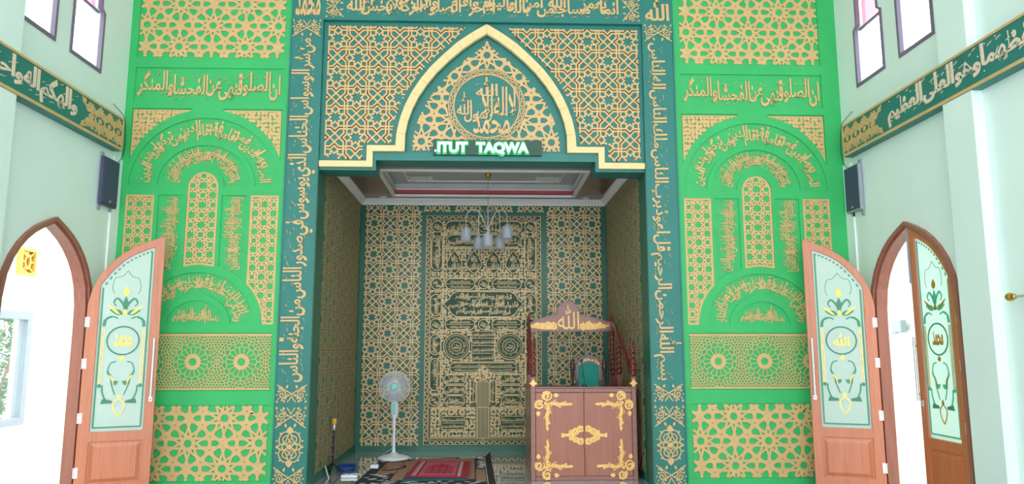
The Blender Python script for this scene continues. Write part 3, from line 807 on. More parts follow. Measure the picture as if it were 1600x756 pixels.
    put('calligraphy_arch', 'lowest gold calligraphy arch, wrapped over a small pointed panel on the %s green wall' % sd, 'calligraphy', g, MT['gold'], 'calligraphy arches of the green walls')
    g = G(); tv, tf = dense('بسم الله الرحمن الرحيم', 2, .5, 2.0, 1.2, .02, .4, 33)
    def wt(x, y):
        u = -.25 + .5 * x; top = 1.775 + .205 * sqrt(max(0, 1 - (u / .285) ** 2)) + .015 * (1 - abs(u) / .285)
        return (u, 1.768 + (top - 1.768) * y)
    g.textmesh(tv, tf, wt, fr, 0, T * .8)
    put('pointed_calligraphy', 'small pointed gold calligraphy panel under the lowest arch on the %s green wall' % sd, 'calligraphy', g, MT['gold'], 'pointed calligraphy panels')
    g = G(); lp = rect(-.838, 1.05, .838, 1.648)
    straps(g, rosnet, [lp], .0085, fr, 0, T)
    for v in (1.056, 1.642): g.strip((-.838, v), (.838, v), .018, fr, 0, T)
    for u in (-.525, 0, .525):
        g.prism([circ((u, 1.347), .086, 32), circ((u, 1.347), .042, 20)], fr, 0, T)
    put('rosette_panel', 'fine gold pierced screen with a row of sixteen-petal rosettes on the %s green wall' % sd, 'lattice panel', g, MT['gold'], 'rosette screens')
    g = G(); straps(g, girihB if s > 0 else girihB, [rect(-.831, .102, .831, .868)], .0245, fr, 0, T)
    put('star_lattice_panel', 'gold ten-point star lattice at the foot of the %s green wall, under the rosette screen' % sd, 'lattice panel', g, MT['gold'], 'star lattices on the green walls')

# ---- teal surround
frP = FRONT(-.0208)
NAS1 = 'بسم الله الرحمن الرحيم قل اعوذ برب الناس ملك الناس اله الناس'
NAS2 = 'من شر الوسواس الخناس الذي يوسوس في صدور الناس من الجنة والناس'
for s, sd in ((-1, 'left'), (1, 'right')):
    c = s * 2.064
    for (z, H, up, lb) in ((5.197, .20, -1, 'below the name square'), (1.005, .185, 1, 'under the long upright calligraphy'), (.757, .215, -1, 'just above the oval medallion'), (.125, .205, 1, 'just below the oval medallion')):
        g = G(); corner_piece(g, (c, z), .325, H, frP, 0, .010, up)
        tag(obj('floral_ornament', g, MT['gold']), 'gold floral cross ornament %s on the %s teal pilaster' % (lb, sd), 'ornament', 'floral ornaments on the teal surround')
    g = G(); medallion_piece(g, (c, .445), .29, .41, frP, 0, .010)
    tag(obj('medallion', g, MT['gold']), 'oval gold interlaced medallion near the foot of the %s teal pilaster' % sd, 'ornament', 'oval medallions on the teal pilasters')
    g = G(); tv, tf = callig(NAS1 if s > 0 else NAS2, 12, 1, 1, 2.4, 1.5, .022, 0, 40 + s)
    w_ = wup(1.905, 1.14, 2.225, 5.07) if s > 0 else wdown(-2.225, 1.13, -1.905, 5.07)
    g.textmesh(tv, tf, w_, frP, 0, .010)
    tag(obj('calligraphy_column', g, MT['gold']), 'long upright gold calligraphy running up the %s teal pilaster' % sd, 'calligraphy', 'upright calligraphy of the teal pilasters')
    g = G(); tv, tf = callig('الله' if s > 0 else 'محمد', 1, 1, 1, 1.7, 1.2, .03, 0, 50)
    x0, x1 = sorted((s * 1.915, s * 2.205)); g.textmesh(tv, tf, wbox(x0, 5.345, x1, 5.66), frP, 0, .010)
    tag(obj('name_square', g, MT['gold']), 'short gold name in the square at the top of the %s teal pilaster' % sd, 'calligraphy', 'name squares')
    g = G(); fl = (lambda u, v, w: frP(v, u, w))
    corner_piece(g, (5.47, s * 1.75), .27 * 1.0, .2, lambda u, v, w: frP(v, u, w), 0, .010, -s)
    # mirrored frame: turn the faces round
    g.f = [tuple(reversed(f)) for f in g.f]
    tag(obj('floral_ornament', g, MT['gold']), 'gold floral cross ornament at the %s end of the top calligraphy band' % sd, 'ornament', 'floral ornaments on the teal surround')
g = G(); tv, tf = callig('انما يعمر مساجد الله من امن بالله واليوم الاخر واقام الصلوة واتى الزكاة ولم يخش الا الله', 10, 2, .60, 2.2, 1.4, .028, .44, 60)
g.textmesh(tv, tf, wbox(-1.61, 5.365, 1.60, 5.78), frP, 0, .010)
tag(obj('calligraphy_band', g, MT['gold']), 'long gold calligraphy band across the very top of the teal mihrab surround', 'calligraphy')

# ---- gold arch moulding with stepped ends
g = G(); fh = FRONT(.0292)
aoR = [(CXM + d, z) for d, z in AO]; aiR = [(CXM + d, z) for d, z in AI]
for sg in (-1, 1):
    for k in range(len(AO) - 1):
        q = [(CXM + sg * AI[k][0], AI[k][1]), (CXM + sg * AO[k][0], AO[k][1]), (CXM + sg * AO[k + 1][0], AO[k + 1][1]), (CXM + sg * AI[k + 1][0], AI[k + 1][1])]
        if sg < 0: q.reverse()
        g.quadprism(q, fh, 0, .045)
        m = [tuple(a[i] * .72 + b[i] * .28 for i in (0, 1)) for a, b in ((q[0], q[1]), (q[3], q[2]))] if sg > 0 else [tuple(a[i] * .28 + b[i] * .72 for i in (0, 1)) for a, b in ((q[2], q[3]), (q[1], q[0]))]
        if sg < 0: m = [tuple(q[3][i] * .72 + q[2][i] * .28 for i in (0, 1)), tuple(q[0][i] * .72 + q[1][i] * .28 for i in (0, 1))]
        qq = [q[0], m[0], m[1], q[3]] if sg > 0 else [m[0], q[3], q[0], m[1]]
        if sg < 0: qq = [m[1], m[0], q[3], q[0]][::-1]; qq = [q[3], q[0], m[1], m[0]]
        g.quadprism(qq, fh, .045, .012)
st = [(CXM - .935, 3.728), (CXM - 1.298, 3.728), (CXM - 1.298, 3.542), (-1.872, 3.542), (-1.872, 3.614), (CXM - 1.37, 3.614), (CXM - 1.37, 3.80), (CXM - .935, 3.80)]
g.prism([st], fh, 0, .0435); g.prism([[(2 * CXM - x if abs(x) < 1.8 else 1.872, z) for x, z in st]], fh, 0, .0435)
tag(obj('arch_moulding', g, MT['goldpale'], bevel=.006), 'pale gold pointed arch moulding with stepped ends framing the mihrab header', 'moulding')

# ---- eight-star lattice panels left and right of the arch
for s, sd in ((-1, 'left'), (1, 'right')):
    if s < 0: reg = [(-1.815, 5.245), (-1.815, 3.672), (-1.66, 3.645), (CXM - 1.425, 3.645), (CXM - 1.425, 3.835), (CXM - 1.10, 3.835)]
    else: reg = [(1.825, 5.238), (1.825, 3.672), (1.70, 3.645), (CXM + 1.425, 3.645), (CXM + 1.425, 3.84), (CXM + 1.10, 3.84)]
    reg += [(CXM + s * (d + .055), z + .03) for d, z in AO if 3.85 < z < 5.1 and z + .03 < 5.235] + [(CXM + s * .26, 5.243)]
    go, br = khatam8(s * 1.709, 5.094, .4805, -6, 6, -9, 3)
    g = G(); straps(g, go, [reg], .0185, fh, 0, .013)
    o = obj('eight_star_lattice', g, MT['gold']); tag(o, 'gold interlaced eight-star lattice filling the spandrel %s of the pointed arch' % sd, 'lattice panel', 'spandrel lattices')
    g = G(); g.v = []; straps(g, br, [reg], .02, fh, 0, .006)
    g2 = obj('inlay_line', g, MT['brown'], o); 
    g2['label'] = 'brown line between the gold bars'

# ---- tympanum: star lattice, medallion, running text sign
ft = FRONT(.0692)
tz = 4.925
net = girih10(CXM + .003, tz, rng=3, rngz=6)
inn = [(CXM + sg * max(0, d - .085), z - .06) for sg, l in ((-1, AI), (1, list(reversed(AI)))) for d, z in l]
inn = [(x, max(z, 3.765)) for x, z in inn]
MC = (CXM + .003, 4.302)
seg2 = []
hx = .37825; hz = hx * tan(radians(36)) * .963
cents = [(CXM + .003 + i * hx, tz + j * hz) for i, j in ((0, 0), (-1, -1), (1, -1), (-2, -4), (2, -4), (-2, -2), (2, -2), (-1, -3), (1, -3))]
g = G(); straps(g, net, [inn, circ(MC, .468, 48)], .0215, ft, 0, .012)
tag(obj('star_lattice_panel', g, MT['gold']), 'gold ten-point star lattice wrapped round the round medallion inside the pointed arch', 'lattice panel')
g = G()
g.prism([circ(MC, .452, 64), circ(MC, .440, 64)], ft, 0, .014); g.prism([circ(MC, .392, 64), circ(MC, .378, 64)], ft, 0, .014)
for k in range(30):
    a0, a1 = 2 * pi * k / 30, 2 * pi * (k + .68) / 30
    q = [(MC[0] + r * cos(a), MC[1] + r * sin(a)) for r, a in ((.402, a0), (.402, a1), (.430, a1), (.430, a0))]
    for i in range(4): g.strip(q[i], q[(i + 1) % 4], .009, ft, 0, .012)
    am = 2 * pi * (k + .84) / 30; g.strip((MC[0] + .416 * cos(a1), MC[1] + .416 * sin(a1)), (MC[0] + .416 * cos(a0 + 2 * pi / 30), MC[1] + .416 * sin(a0 + 2 * pi / 30)), .009, ft, 0, .012)
med = obj('round_medallion', g, MT['gold']); tag(med, 'round gold calligraphy medallion with a chain ring inside the pointed arch', 'medallion')
g = G()
rows = [('الله', (-.13, .12, .13, .355), 1), ('لا اله الا', (-.06, -.12, .345, .24), 1), ('رسول الله', (-.35, -.20, .06, .17), 2), ('محمد', (-.16, -.34, .27, -.06), 1)]
for k, (tx, b, tr) in enumerate(rows):
    tv, tf = callig(tx, 1.5, tr, .7, 2.3, 1.3, .022, .3, 70 + k, 1); g.textmesh(tv, tf, wbox(MC[0] + b[0], MC[1] + b[1], MC[0] + b[2], MC[1] + b[3]), ft, 0, .012)
obj('lettering', g, MT['gold'], med)

LED = empty('led_sign', (.05, .02, 3.692), 'dark running-text LED sign with white-green capital letters at the foot of the pointed arch', 'sign')
g = G(); g.box((-.575, -.012, 3.692), (.675, .052, 3.868)); obj('housing', g, MT['ledboard'], LED)
fl = FRONT(-.0125)
def latin(text, u0, v0, u1, v1, bold): 
    tv, tf = glyphs(text, bold, 3); mx = max(v[0] for v in tv); my = max(v[1] for v in tv)
    return [(x / mx, y / my, z) for x, y, z in tv], tf, wbox(u0, v0, u1, v1)
for nm, bold, d, m, e in (('green_halo', .10, .003, 'ledglow', .014), ('letters', .035, .006, 'ledtext', 0)):
    g = G()
    for tx, u0, u1 in (('ITUT', -.522, -.182), ('TAQWA', -.078, .522)):
        tv, tf, wp = latin(tx, u0 - e, 3.728 - e, u1 + e, 3.842 + e, bold); g.textmesh(tv, tf, wp, fl, 0, d)
    if nm == 'letters': g.box((-.557, -.018, 3.728), (-.54, -.0125, 3.748))
    obj(nm, g, MT[m], LED)

# ---- niche: lattices of side and back walls
go, br = khatam8(-1.432, 3.625, .477, -2, 14, -16, 2)
fb = FRONT(2.8992)
for reg, lb in ((rect(-1.795, .09, -.955, 3.655), 'tall gold eight-star lattice on the niche back wall, left of the carved door panel'), (rect(.97, .09, 1.795, 3.655), 'tall gold eight-star lattice on the niche back wall, right of the carved door panel'), (rect(-.955, 3.575, .97, 3.655), 'narrow gold lattice strip under the niche ceiling above the carved door panel')):
    g = G(); straps(g, go, [reg], .0185, fb, 0, .010); o = obj('eight_star_lattice', g, MT['goldcream']); tag(o, lb, 'lattice panel', 'niche wall lattices')
    g = G(); straps(g, br, [reg], .02, fb, 0, .005); obj('inlay_line', g, MT['brown'], o)['label'] = 'brown line between the gold bars'
for s, sd, fs in ((-1, 'left', LEFTF(-1.8742)), (1, 'right', RIGHTF(1.8742))):
    u0, u1 = sorted((-s * .37, -s * 2.82)); reg = rect(u0, .10, u1, 3.655)
    go2, br2 = khatam8((u0 + u1) / 2, 3.5, .477, -7, 7, -16, 2)
    g = G(); straps(g, go2, [reg], .0165, fs, 0, .0035); o = obj('eight_star_lattice', g, MT['goldshade']); tag(o, 'gold eight-star lattice covering the %s side wall of the niche' % sd, 'lattice panel', 'niche wall lattices')
    g = G(); straps(g, br2, [reg], .02, fs, 0, .002); obj('inlay_line', g, MT['brown'], o)['label'] = 'brown line between the gold bars'

# ---- carved panel in the shape of a shrine door curtain on the niche back wall
KP = empty('carved_door_panel', (0, 2.8992, .09), 'tall dark green panel covered in gold calligraphy cartouches and scrollwork, with a mock door, behind the pulpit', 'relief panel')
K = FRONT(2.8992); KB = FRONT(2.8932); TK = .009
g = G(); g.prism([rect(-.878, .088, .878, 3.512)], K, 0, .006); obj('backing_board', g, MT['kiswa'], KP)
def kobj(name, g): return obj(name, g, MT['goldcream'], KP)
def outline(g, pts, wd=.012, closed=True):
    g.ribbon(list(pts), wd, KB, 0, TK, closed)
def stadium(u0, v0, u1, v1, n=10):
    w, h = u1 - u0, v1 - v0
    if w >= h:
        r = h / 2; return [(u1 - r + r * cos(-pi / 2 + pi * i / n), v0 + r + r * sin(-pi / 2 + pi * i / n)) for i in range(n + 1)] + [(u0 + r + r * cos(pi / 2 + pi * i / n), v0 + r + r * sin(pi / 2 + pi * i / n)) for i in range(n + 1)]
    r = w / 2; return [(u0 + r + r * cos(pi * i / n), v1 - r + r * sin(pi * i / n)) for i in range(n + 1)] + [(u0 + r + r * cos(pi + pi * i / n), v0 + r + r * sin(pi + pi * i / n)) for i in range(n + 1)]
CART = []                       # footprints kept free of scrollwork
def cart_text(g, text, u0, v0, u1, v1, seed, tiers=2, mode='h', bold=.012, marks=.7):
    tv, tf = dense(text, tiers, .58 if tiers > 1 else .8, 1.6, 1.2, bold, .45, seed, marks, 1)
    wp = {'h': wbox, 'd': wdown, 'u': wup}[mode](u0, v0, u1, v1); g.textmesh(tv, tf, wp, KB, 0, TK)
def cartouche(u0, v0, u1, v1, text, seed, mode='h', split=False, tiers=2, shape_=None, name='cartouche'):
    o = shape_ or stadium(u0, v0, u1, v1); CART.append(o); g = G(); outline(g, o, .013)
    cu, cv = (u0 + u1) / 2, (v0 + v1) / 2
    ins = .018
    if split:
        g.strip((u0 + .02, cv), (u1 - .02, cv), .008, KB, 0, TK)
        cart_text(g, text, u0 + .07, cv + .01, u1 - .07, v1 - .018, seed, 1); cart_text(g, text, u0 + .07, v0 + .018, u1 - .07, cv - .01, seed + 1, 1)
    else:
        e = min(u1 - u0, v1 - v0) * .14
        if mode == 'h': cart_text(g, text, u0 + max(ins, e if u1 - u0 > v1 - v0 else ins), v0 + ins * .8, u1 - max(ins, e if u1 - u0 > v1 - v0 else ins), v1 - ins * .8, seed, tiers)
        else: cart_text(g, text, u0 + ins * .8, v0 + e * 1.2, u1 - ins * .8, v1 - e * 1.2, seed, tiers, mode)
    return kobj(name, g)
def roundel(u, v, r, text, seed):
    g = G(); o = circ((u, v), r, 24); CART.append(o); outline(g, o, .012)
    cart_text(g, text + ' ' + text, u - r * .68, v - r * .6, u + r * .68, v + r * .64, seed, 2); return kobj('roundel', g)
# borders
g = G()
for d, w in ((.006, .012), (.062, .009), (.076, .006)):
    outline(g, [(-.876 + d, .090 + d), (.876 - d, .090 + d), (.876 - d, 3.51 - d), (-.876 + d, 3.51 - d)], w)
    for i in range(0): pass
for (a, b, n) in (((-.842, .13), (-.842, 3.47), 62), ((.842, .13), (.842, 3.47), 62)):
    for k in range(n):
        v = a[1] + (b[1] - a[1]) * (k + .5) / n; q = 1 if k % 2 else -1
        g.ribbon([(a[0] - .018 * q, v - .022), (a[0] - .004 * q, v - .006), (a[0] + .004 * q, v + .006), (a[0] + .018 * q, v + .022)], [.006, .017, .017, .006], KB, 0, TK)
for v in (.124, 3.476):
    for k in range(30):
        u = -.80 + 1.6 * (k + .5) / 30; q = 1 if k % 2 else -1
        g.ribbon([(u - .022, v - .018 * q), (u - .006, v - .004 * q), (u + .006, v + .004 * q), (u + .022, v + .018 * q)], [.006, .017, .017, .006], KB, 0, TK)
kobj('border', g)
# dividing lines
g = G()
def hl(v, a=-.80, b=.80): g.strip((a, v), (b, v), .009, KB, 0, TK)
def vl(u, a, b): g.strip((u, a), (u, b), .009, KB, 0, TK)
for s in (-1, 1):
    vl(s * .622, 2.555, 3.225); vl(s * .618, 1.95, 2.36); vl(s * .63, .63, 1.75); vl(s * .172, 1.296, 1.745)
    vl(s * .09, .19, .63)
hl(3.225, -.622, .622); hl(3.008, -.622, .622); hl(2.555); hl(2.36); hl(1.95); hl(1.748); hl(1.297, -.63, .63); hl(1.12, -.63, .63); hl(.630); hl(.185)
for v in (1.42, 1.535, 1.645): hl(v, -.172, .172)
kobj('dividing_lines', g)
# top rows
AL, MU = 'الله', 'محمد'
for s in (-1, 1):
    roundel(s * .709, 3.34, .086, AL, 101); roundel(s * .709, 2.46, .083, MU, 102); roundel(s * .715, 1.85, .083, AL, 103); roundel(s * .717, .73, .075, MU, 104)
    cartouche(min(s * .18, s * .585), 3.245, max(s * .18, s * .585), 3.425, 'لا اله الا الله محمد', 105 + s)
    m = 'd' if s < 0 else 'u'
    cartouche(s * .709 - .082, 2.665, s * .709 + .082, 3.19, 'الله نور السموات والارض', 107, m)
    cartouche(s * .716 - .082, 1.98, s * .716 + .082, 2.30, 'يا حي يا قيوم', 108, m)
    cartouche(s * .716 - .08, 1.40, s * .716 + .08, 1.70, 'يا رحمن يا رحيم', 109, m)
    cartouche(s * .716 - .078, .875, s * .716 + .078, 1.345, 'سبحان الله وبحمده', 110, m)
    cartouche(min(s * .13, s * .575), 2.378, max(s * .13, s * .575), 2.54, 'سبحان الله والحمد لله', 112, split=True)
    cartouche(min(s * .13, s * .575), 1.77, max(s * .13, s * .575), 1.93, 'ولا اله الا الله والله اكبر', 113, split=True)
    # large double rings
    c = (s * .40, 1.522); o = circ(c, .195, 40); CART.append(o); g = G()
    outline(g, o, .013); outline(g, circ(c, .165, 40), .007); outline(g, circ(c, .07, 24), .010)
    tv, tf = callig('قل هو الله احد الله الصمد لم يلد ولم يولد ولم يكن له كفوا احد', 6, 1, .7, 1.4, 1.2, .01, .3, 120, .5, 1)
    g.textmesh(tv, tf, warc(c, (.085, .085), (.155, .155), pi * 1.48, -pi * .5), KB, 0, TK)
    cart_text(g, AL, c[0] - .045, c[1] - .035, c[0] + .045, c[1] + .04, 121, 1); kobj('ring_roundel', g)
    # hexagonal cartouches and the pill below them
    for v0, v1, sd_ in ((.97, 1.105, 130), (.815, .95, 131)):
        u0, u1 = sorted((s * .235, s * .60)); h = (v1 - v0) / 2
        cartouche(u0, v0, u1, v1, 'انا فتحنا لك فتحا مبينا', sd_, shape_=[(u0, v0 + h), (u0 + .05, v0), (u1 - .05, v0), (u1, v0 + h), (u1 - .05, v1), (u0 + .05, v1)])
    u0, u1 = sorted((s * .27, s * .57)); cartouche(u0, .648, u1, .80, 'نصر من الله', 133)
    # legs of the mock doorway
    u0, u1 = sorted((s * .105, s * .188)); cartouche(u0, .70, u1, 1.03, 'وفتح قريب', 134, 'd' if s < 0 else 'u', name='doorway_leg')
    # lower panels with a green field
    u0, u1 = sorted((s * .105, s * .775)); uc = (u0 + u1) / 2
    lp = rect(u0, .20, u1, .615); hole = [(uc + .185 * (1 - .12 * abs(sin(2 * a))) * (1 if cos(a) > 0 else -1) * min(1, abs(cos(a)) * 1.6), .405 + .095 * (1 if sin(a) > 0 else -1) * min(1, abs(sin(a)) * 1.6)) for a in [2 * pi * i / 32 for i in range(32)]]
    g = G(); scroll_fill(g, [lp, hole], .050, .011, KB, 0, TK, 140); outline(g, rect(u0 + .004, .204, u1 - .004, .611), .010)
    kobj('scrollwork_field', g)
    g = G(); outline(g, hole, .010); g.strip((uc - .16, .405), (uc + .16, .405), .007, KB, 0, TK)
    cart_text(g, 'لا اله الا الله محمد رسول الله', uc - .16, .418, uc + .16, .485, 141, 1); cart_text(g, 'صدق الله العظيم', uc - .16, .325, uc + .16, .393, 142, 1); kobj('cartouche', g)
    CART.append(lp)
roundel(0, 2.46, .075, AL, 150); roundel(0, 1.85, .075, AL, 151)
roundel(0, 3.335, .08, MU, 152)
cartouche(-.57, 3.025, .57, 3.21, 'بسم الله الرحمن الرحيم انا فتحنا لك فتحا مبينا', 153)
for k, u in enumerate((-.446, -.148, .150, .449)):
    o = catmull([(u, 2.97), (u + .035, 2.925), (u + .075, 2.88), (u + .08, 2.845), (u + .112, 2.79), (u + .105, 2.715), (u + .05, 2.655), (u, 2.62),
                 (u - .05, 2.655), (u - .105, 2.715), (u - .112, 2.79), (u - .08, 2.845), (u - .075, 2.88), (u - .035, 2.925)], 3, True)
    CART.append(o); g = G(); outline(g, o, .013)
    cart_text(g, 'يا الله', u - .05, 2.79, u + .05, 2.91, 160 + k, 2); cart_text(g, 'الحمد لله رب', u - .085, 2.665, u + .085, 2.79, 165 + k, 2); kobj('lamp_motif', g)
o = [(-.60, 2.155)] + catmull([(-.57, 2.19), (-.52, 2.235), (-.48, 2.30), (-.40, 2.345)], 4) + catmull([(.40, 2.345), (.48, 2.30), (.52, 2.235), (.57, 2.19)], 4) + [(.60, 2.155)] + catmull([(.57, 2.12), (.52, 2.075), (.48, 2.01), (.40, 1.962)], 4) + catmull([(-.40, 1.962), (-.48, 2.01), (-.52, 2.075), (-.57, 2.12)], 4)
CART.append(o); g = G(); outline(g, o, .014)
for k_, (tx_, v0_, v1_, hw_) in enumerate((('فول وجهك شطر المسجد الحرام وحيث ما كنتم', 1.972, 2.13, .41), ('فلنولينك قبلة ترضاها بسم الله الرحمن الرحيم', 2.075, 2.25, .53), ('قد نرى تقلب وجهك في السماء والله اكبر', 2.195, 2.348, .43))):
    tv, tf = callig(tx_, 6, 2, .62, 2.0, 1.3, .03, .4, 170 + k_, .6, 1)
    g.textmesh([(x, y, z if z < 0 else z - .06 * k_) for x, y, z in tv], tf, wbox(-hw_, v0_, hw_, v1_), KB, 0, TK + .002)
kobj('large_cartouche', g)
for k, v in enumerate((1.31, 1.43, 1.545, 1.655)):
    g = G(); cart_text(g, 'الله لا اله الا هو الحي القيوم', -.155, v, .155, v + .085, 175 + k, 1); kobj('text_strip', g)
CART.append(rect(-.172, 1.297, .172, 1.745))
cartouche(-.50, 1.14, .50, 1.28, 'انما يعمر مساجد الله من امن بالله', 180, split=True)
g = G()
peak = [(-.195, .66), (-.195, 1.062), (0, 1.252), (.195, 1.062), (.195, .66), (.098, .66), (.098, .98), (0, 1.085), (-.098, .98), (-.098, .66)]
outline(g, peak, .011); CART.append(peak)
scroll_fill(g, [[(-.185, 1.06), (0, 1.24), (.185, 1.06), (.185, 1.04), (.10, .99), (0, 1.09), (-.10, .99), (-.185, 1.04)]], .05, .013, KB, 0, TK, 190)
for d in (.078, .056, .034, .012): g.ribbon([(-d, .10 if d < .03 else .19), (-d, .985), (0, 1.06), (d, .985), (d, .10 if d < .03 else .19)], .009, KB, 0, TK)
kobj('mock_doorway', g); CART.append(rect(-.1, .1, .1, 1.06))
# scrollwork ground between the cartouches
_bb = [(min(p[0] for p in l) - .02, min(p[1] for p in l) - .02, max(p[0] for p in l) + .02, max(p[1] for p in l) + .02, l) for l in CART]
g = G(); rr = random.Random(9); P_ = .041
for j in range(80):
    for i in range(39):
        c = (-.79 + (i + .5) * P_, .19 + (j + .5) * P_ * 1.0)
        if c[1] > 3.42 or c[0] > .79: continue
        if any(b[0] < c[0] < b[2] and b[1] < c[1] < b[3] and (inside(c, [b[4]]) or min((p[0] - c[0]) ** 2 + (p[1] - c[1]) ** 2 for p in b[4]) < .02 ** 2) for b in _bb): continue
        m = 1 if (i + j) % 2 else -1; a = rr.random() * 6.28
        spiral(g, c, .0165, a, .9, .0095, KB, 0, TK, m, .3, 6); leaf(g, (c[0] + .019 * cos(a), c[1] + .019 * sin(a)), a + m * 1.0, .026, .013, KB, 0, TK, 3)
        leaf(g, (c[0] + .019 * cos(a), c[1] + .019 * sin(a)), a - m * 1.6, .022, .012, KB, 0, TK, 3)
kobj('scrollwork_ground', g)

# ================================================================== THINGS IN THE NICHE
# ---- chandelier
CH = empty('chandelier', (.06, 1.9, 2.87), 'brass chandelier with five ribbed glass cylinder shades hanging from the niche ceiling', 'chandelier')
cx, cy = .06, 1.9
g = G(); g.lathe([(.0, 3.93), (.052, 3.93), (.05, 3.915), (.03, 3.895), (.024, 3.87), (.012, 3.86), (0, 3.86)], (cx, cy, 0)); obj('ceiling_canopy', g, MT['brass'], CH)
g = G()
for k in range(22):
    z = 3.86 - k * .0185; pts = [(cx + (.006 * cos(a) if k % 2 else 0), cy + (0 if k % 2 else .006 * cos(a)), z - .0125 + .0135 * sin(a)) for a in [2 * pi * i / 8 for i in range(9)]]
    g.tube(pts, .0018, 5, False)
obj('chain', g, MT['brass'], CH)
g = G(); g.lathe([(0, 3.46), (.008, 3.455), (.012, 3.43), (.022, 3.41), (.022, 3.39), (.010, 3.36), (.012, 3.25), (.010, 3.14), (.02, 3.11), (.014, 3.08), (.022, 3.05), (.008, 3.02), (0, 3.0)], (cx, cy, 0)); obj('stem', g, MT['steel'], CH)
ARMS = [(-.305, -.05, 3.155), (.268, -.05, 3.19), (-.135, .2, 3.07), (.172, .2, 3.08), (0, -.30, 3.045)]
for dx, dy, zt in ARMS:
    ex, ey = cx + dx, cy + dy
    top = 3.40 if abs(dx) > .2 else 3.43
    g = G(); g.tube(catmull([(cx, cy, 3.10), (cx + dx * .15, cy + dy * .15, 3.22), (cx + dx * .42, cy + dy * .42, top - .02), (cx + dx * .72, cy + dy * .72, top), (ex - dx * .04, ey - dy * .04, top - .06), (ex, ey, zt + .05), (ex, ey, zt)], 6), .006, 8)
    arm = obj('arm', g, MT['steel'], CH)
    g = G(); g.lathe([(0, zt + .015), (.02, zt + .012), (.032, zt - .002), (.034, zt - .018), (0, zt - .02)], (ex, ey, 0)); obj('shade_cap', g, MT['steel'], arm)
    g = G(); g.lathe([(.034, zt - .018), (.068, zt - .020), (.070, zt - .03), (.070, zt - .185), (.067, zt - .190), (.064, zt - .185), (.060, zt - .03), (.034, zt - .024)], (ex, ey, 0), 60, lobes=15, amp=.05); obj('glass_shade', g, MT['shade'], arm)
    g = G(); g.lathe([(0, zt - .02), (.012, zt - .03), (.014, zt - .06), (.024, zt - .09), (.018, zt - .12), (0, zt - .13)], (ex, ey, 0), 12); obj('bulb', g, MT['bulb'], arm)
# ---- downlights
for x, sd in ((-1.52, 'left'), (1.545, 'right')):
    D_ = empty('downlight', (x, 2.70, 3.748), 'small round recessed downlight near the back %s corner of the brown niche ceiling' % sd, 'light', 'niche downlights')
    g = G(); g.lathe([(.052, 3.759), (.056, 3.751), (.044, 3.748), (.040, 3.755), (.040, 3.759)], (x, 2.70, 0), 24); obj('trim_ring', g, MT['white'], D_)
    g = G(); g.lathe([(0, 3.7585), (.0, 3.754), (.040, 3.754), (.040, 3.7585)], (x, 2.70, 0), 20); obj('lens', g, MT['bulb'], D_)

# ---- standing fan
FX, FY = -1.205, 2.10
FN = empty('standing_fan', (FX, FY, .009), 'white pedestal fan with an aqua hub standing on the back edge of the dark rug', 'fan')
g = G(); g.lathe([(0, .009), (.215, .009), (.222, .02), (.215, .038), (.15, .058), (.06, .075), (.035, .10), (0, .10)], (FX, FY, 0), 40); obj('base', g, MT['fanwhite'], FN)
g = G(); g.lathe([(.028, .09), (.020, .16), (.018, .40), (.018, .55)], (FX, FY, 0), 16); g.lathe([(.024, .46), (.026, .47), (.026, .50), (.024, .51)], (FX, FY, 0), 16); obj('pole', g, MT['fanwhite'], FN)
g = G(); g.lathe([(.02, .53), (.04, .56), (.052, .60), (.056, .70), (.05, .76), (.04, .79), (0, .79)], (FX, FY, 0), 20); cb = obj('control_box', g, MT['fanwhite'], FN)
g = G(); g.box((FX - .022, FY - .062, .60), (FX + .022, FY - .045, .75)); obj('control_panel', g, MT['aqua'], cb, bevel=.006)
for k in range(4):
    g = G(); g.lathe([(0, -.008), (.006, -.006), (.006, .004)], (FX, FY - .062, .62 + k * .035), 10, 'y'); obj('button', g, MT['grey'], cb)
HZ = .975
g = G(); g.lathe([(0, .15), (.05, .15), (.075, .12), (.08, .03), (.06, 0), (0, 0)], (FX, FY, HZ), 24, 'y'); g.tube([(FX, FY + .05, HZ - .05), (FX, FY + .02, .77)], .03, 12); obj('motor_housing', g, MT['fanwhite'], FN)
g = G()
for q, (rad, dy) in enumerate(((.208, -.06), (.208, -.035), (.185, -.092), (.14, -.108), (.09, -.115), (.185, .0), (.12, .02))):
    g.tube([(FX + rad * cos(a), FY + dy, HZ + rad * sin(a)) for a in [2 * pi * i / 40 for i in range(41)]], .004 if q < 2 else .002, 5, False)
for k in range(60):
    a = 2 * pi * k / 60
    P = lambda r, d, tw: (FX + r * cos(a + tw), FY + d, HZ + r * sin(a + tw))
    g.tube([P(.055, -.117, 0), P(.10, -.115, .06), P(.15, -.106, .13), P(.19, -.088, .18), P(.208, -.06, .2)], .0028, 4, False)
    g.tube([P(.208, -.035, .2), P(.19, -.004, .18), P(.12, .02, .1), P(.06, .025, 0)], .0014, 4, False)
obj('cage', g, MT['fanwhite'], FN)
g = G(); g.lathe([(0, -.125), (.03, -.125), (.05, -.12), (.055, -.112), (0, -.108)], (FX, FY, HZ), 24, 'y'); obj('hub_badge', g, MT['aqua'], FN)
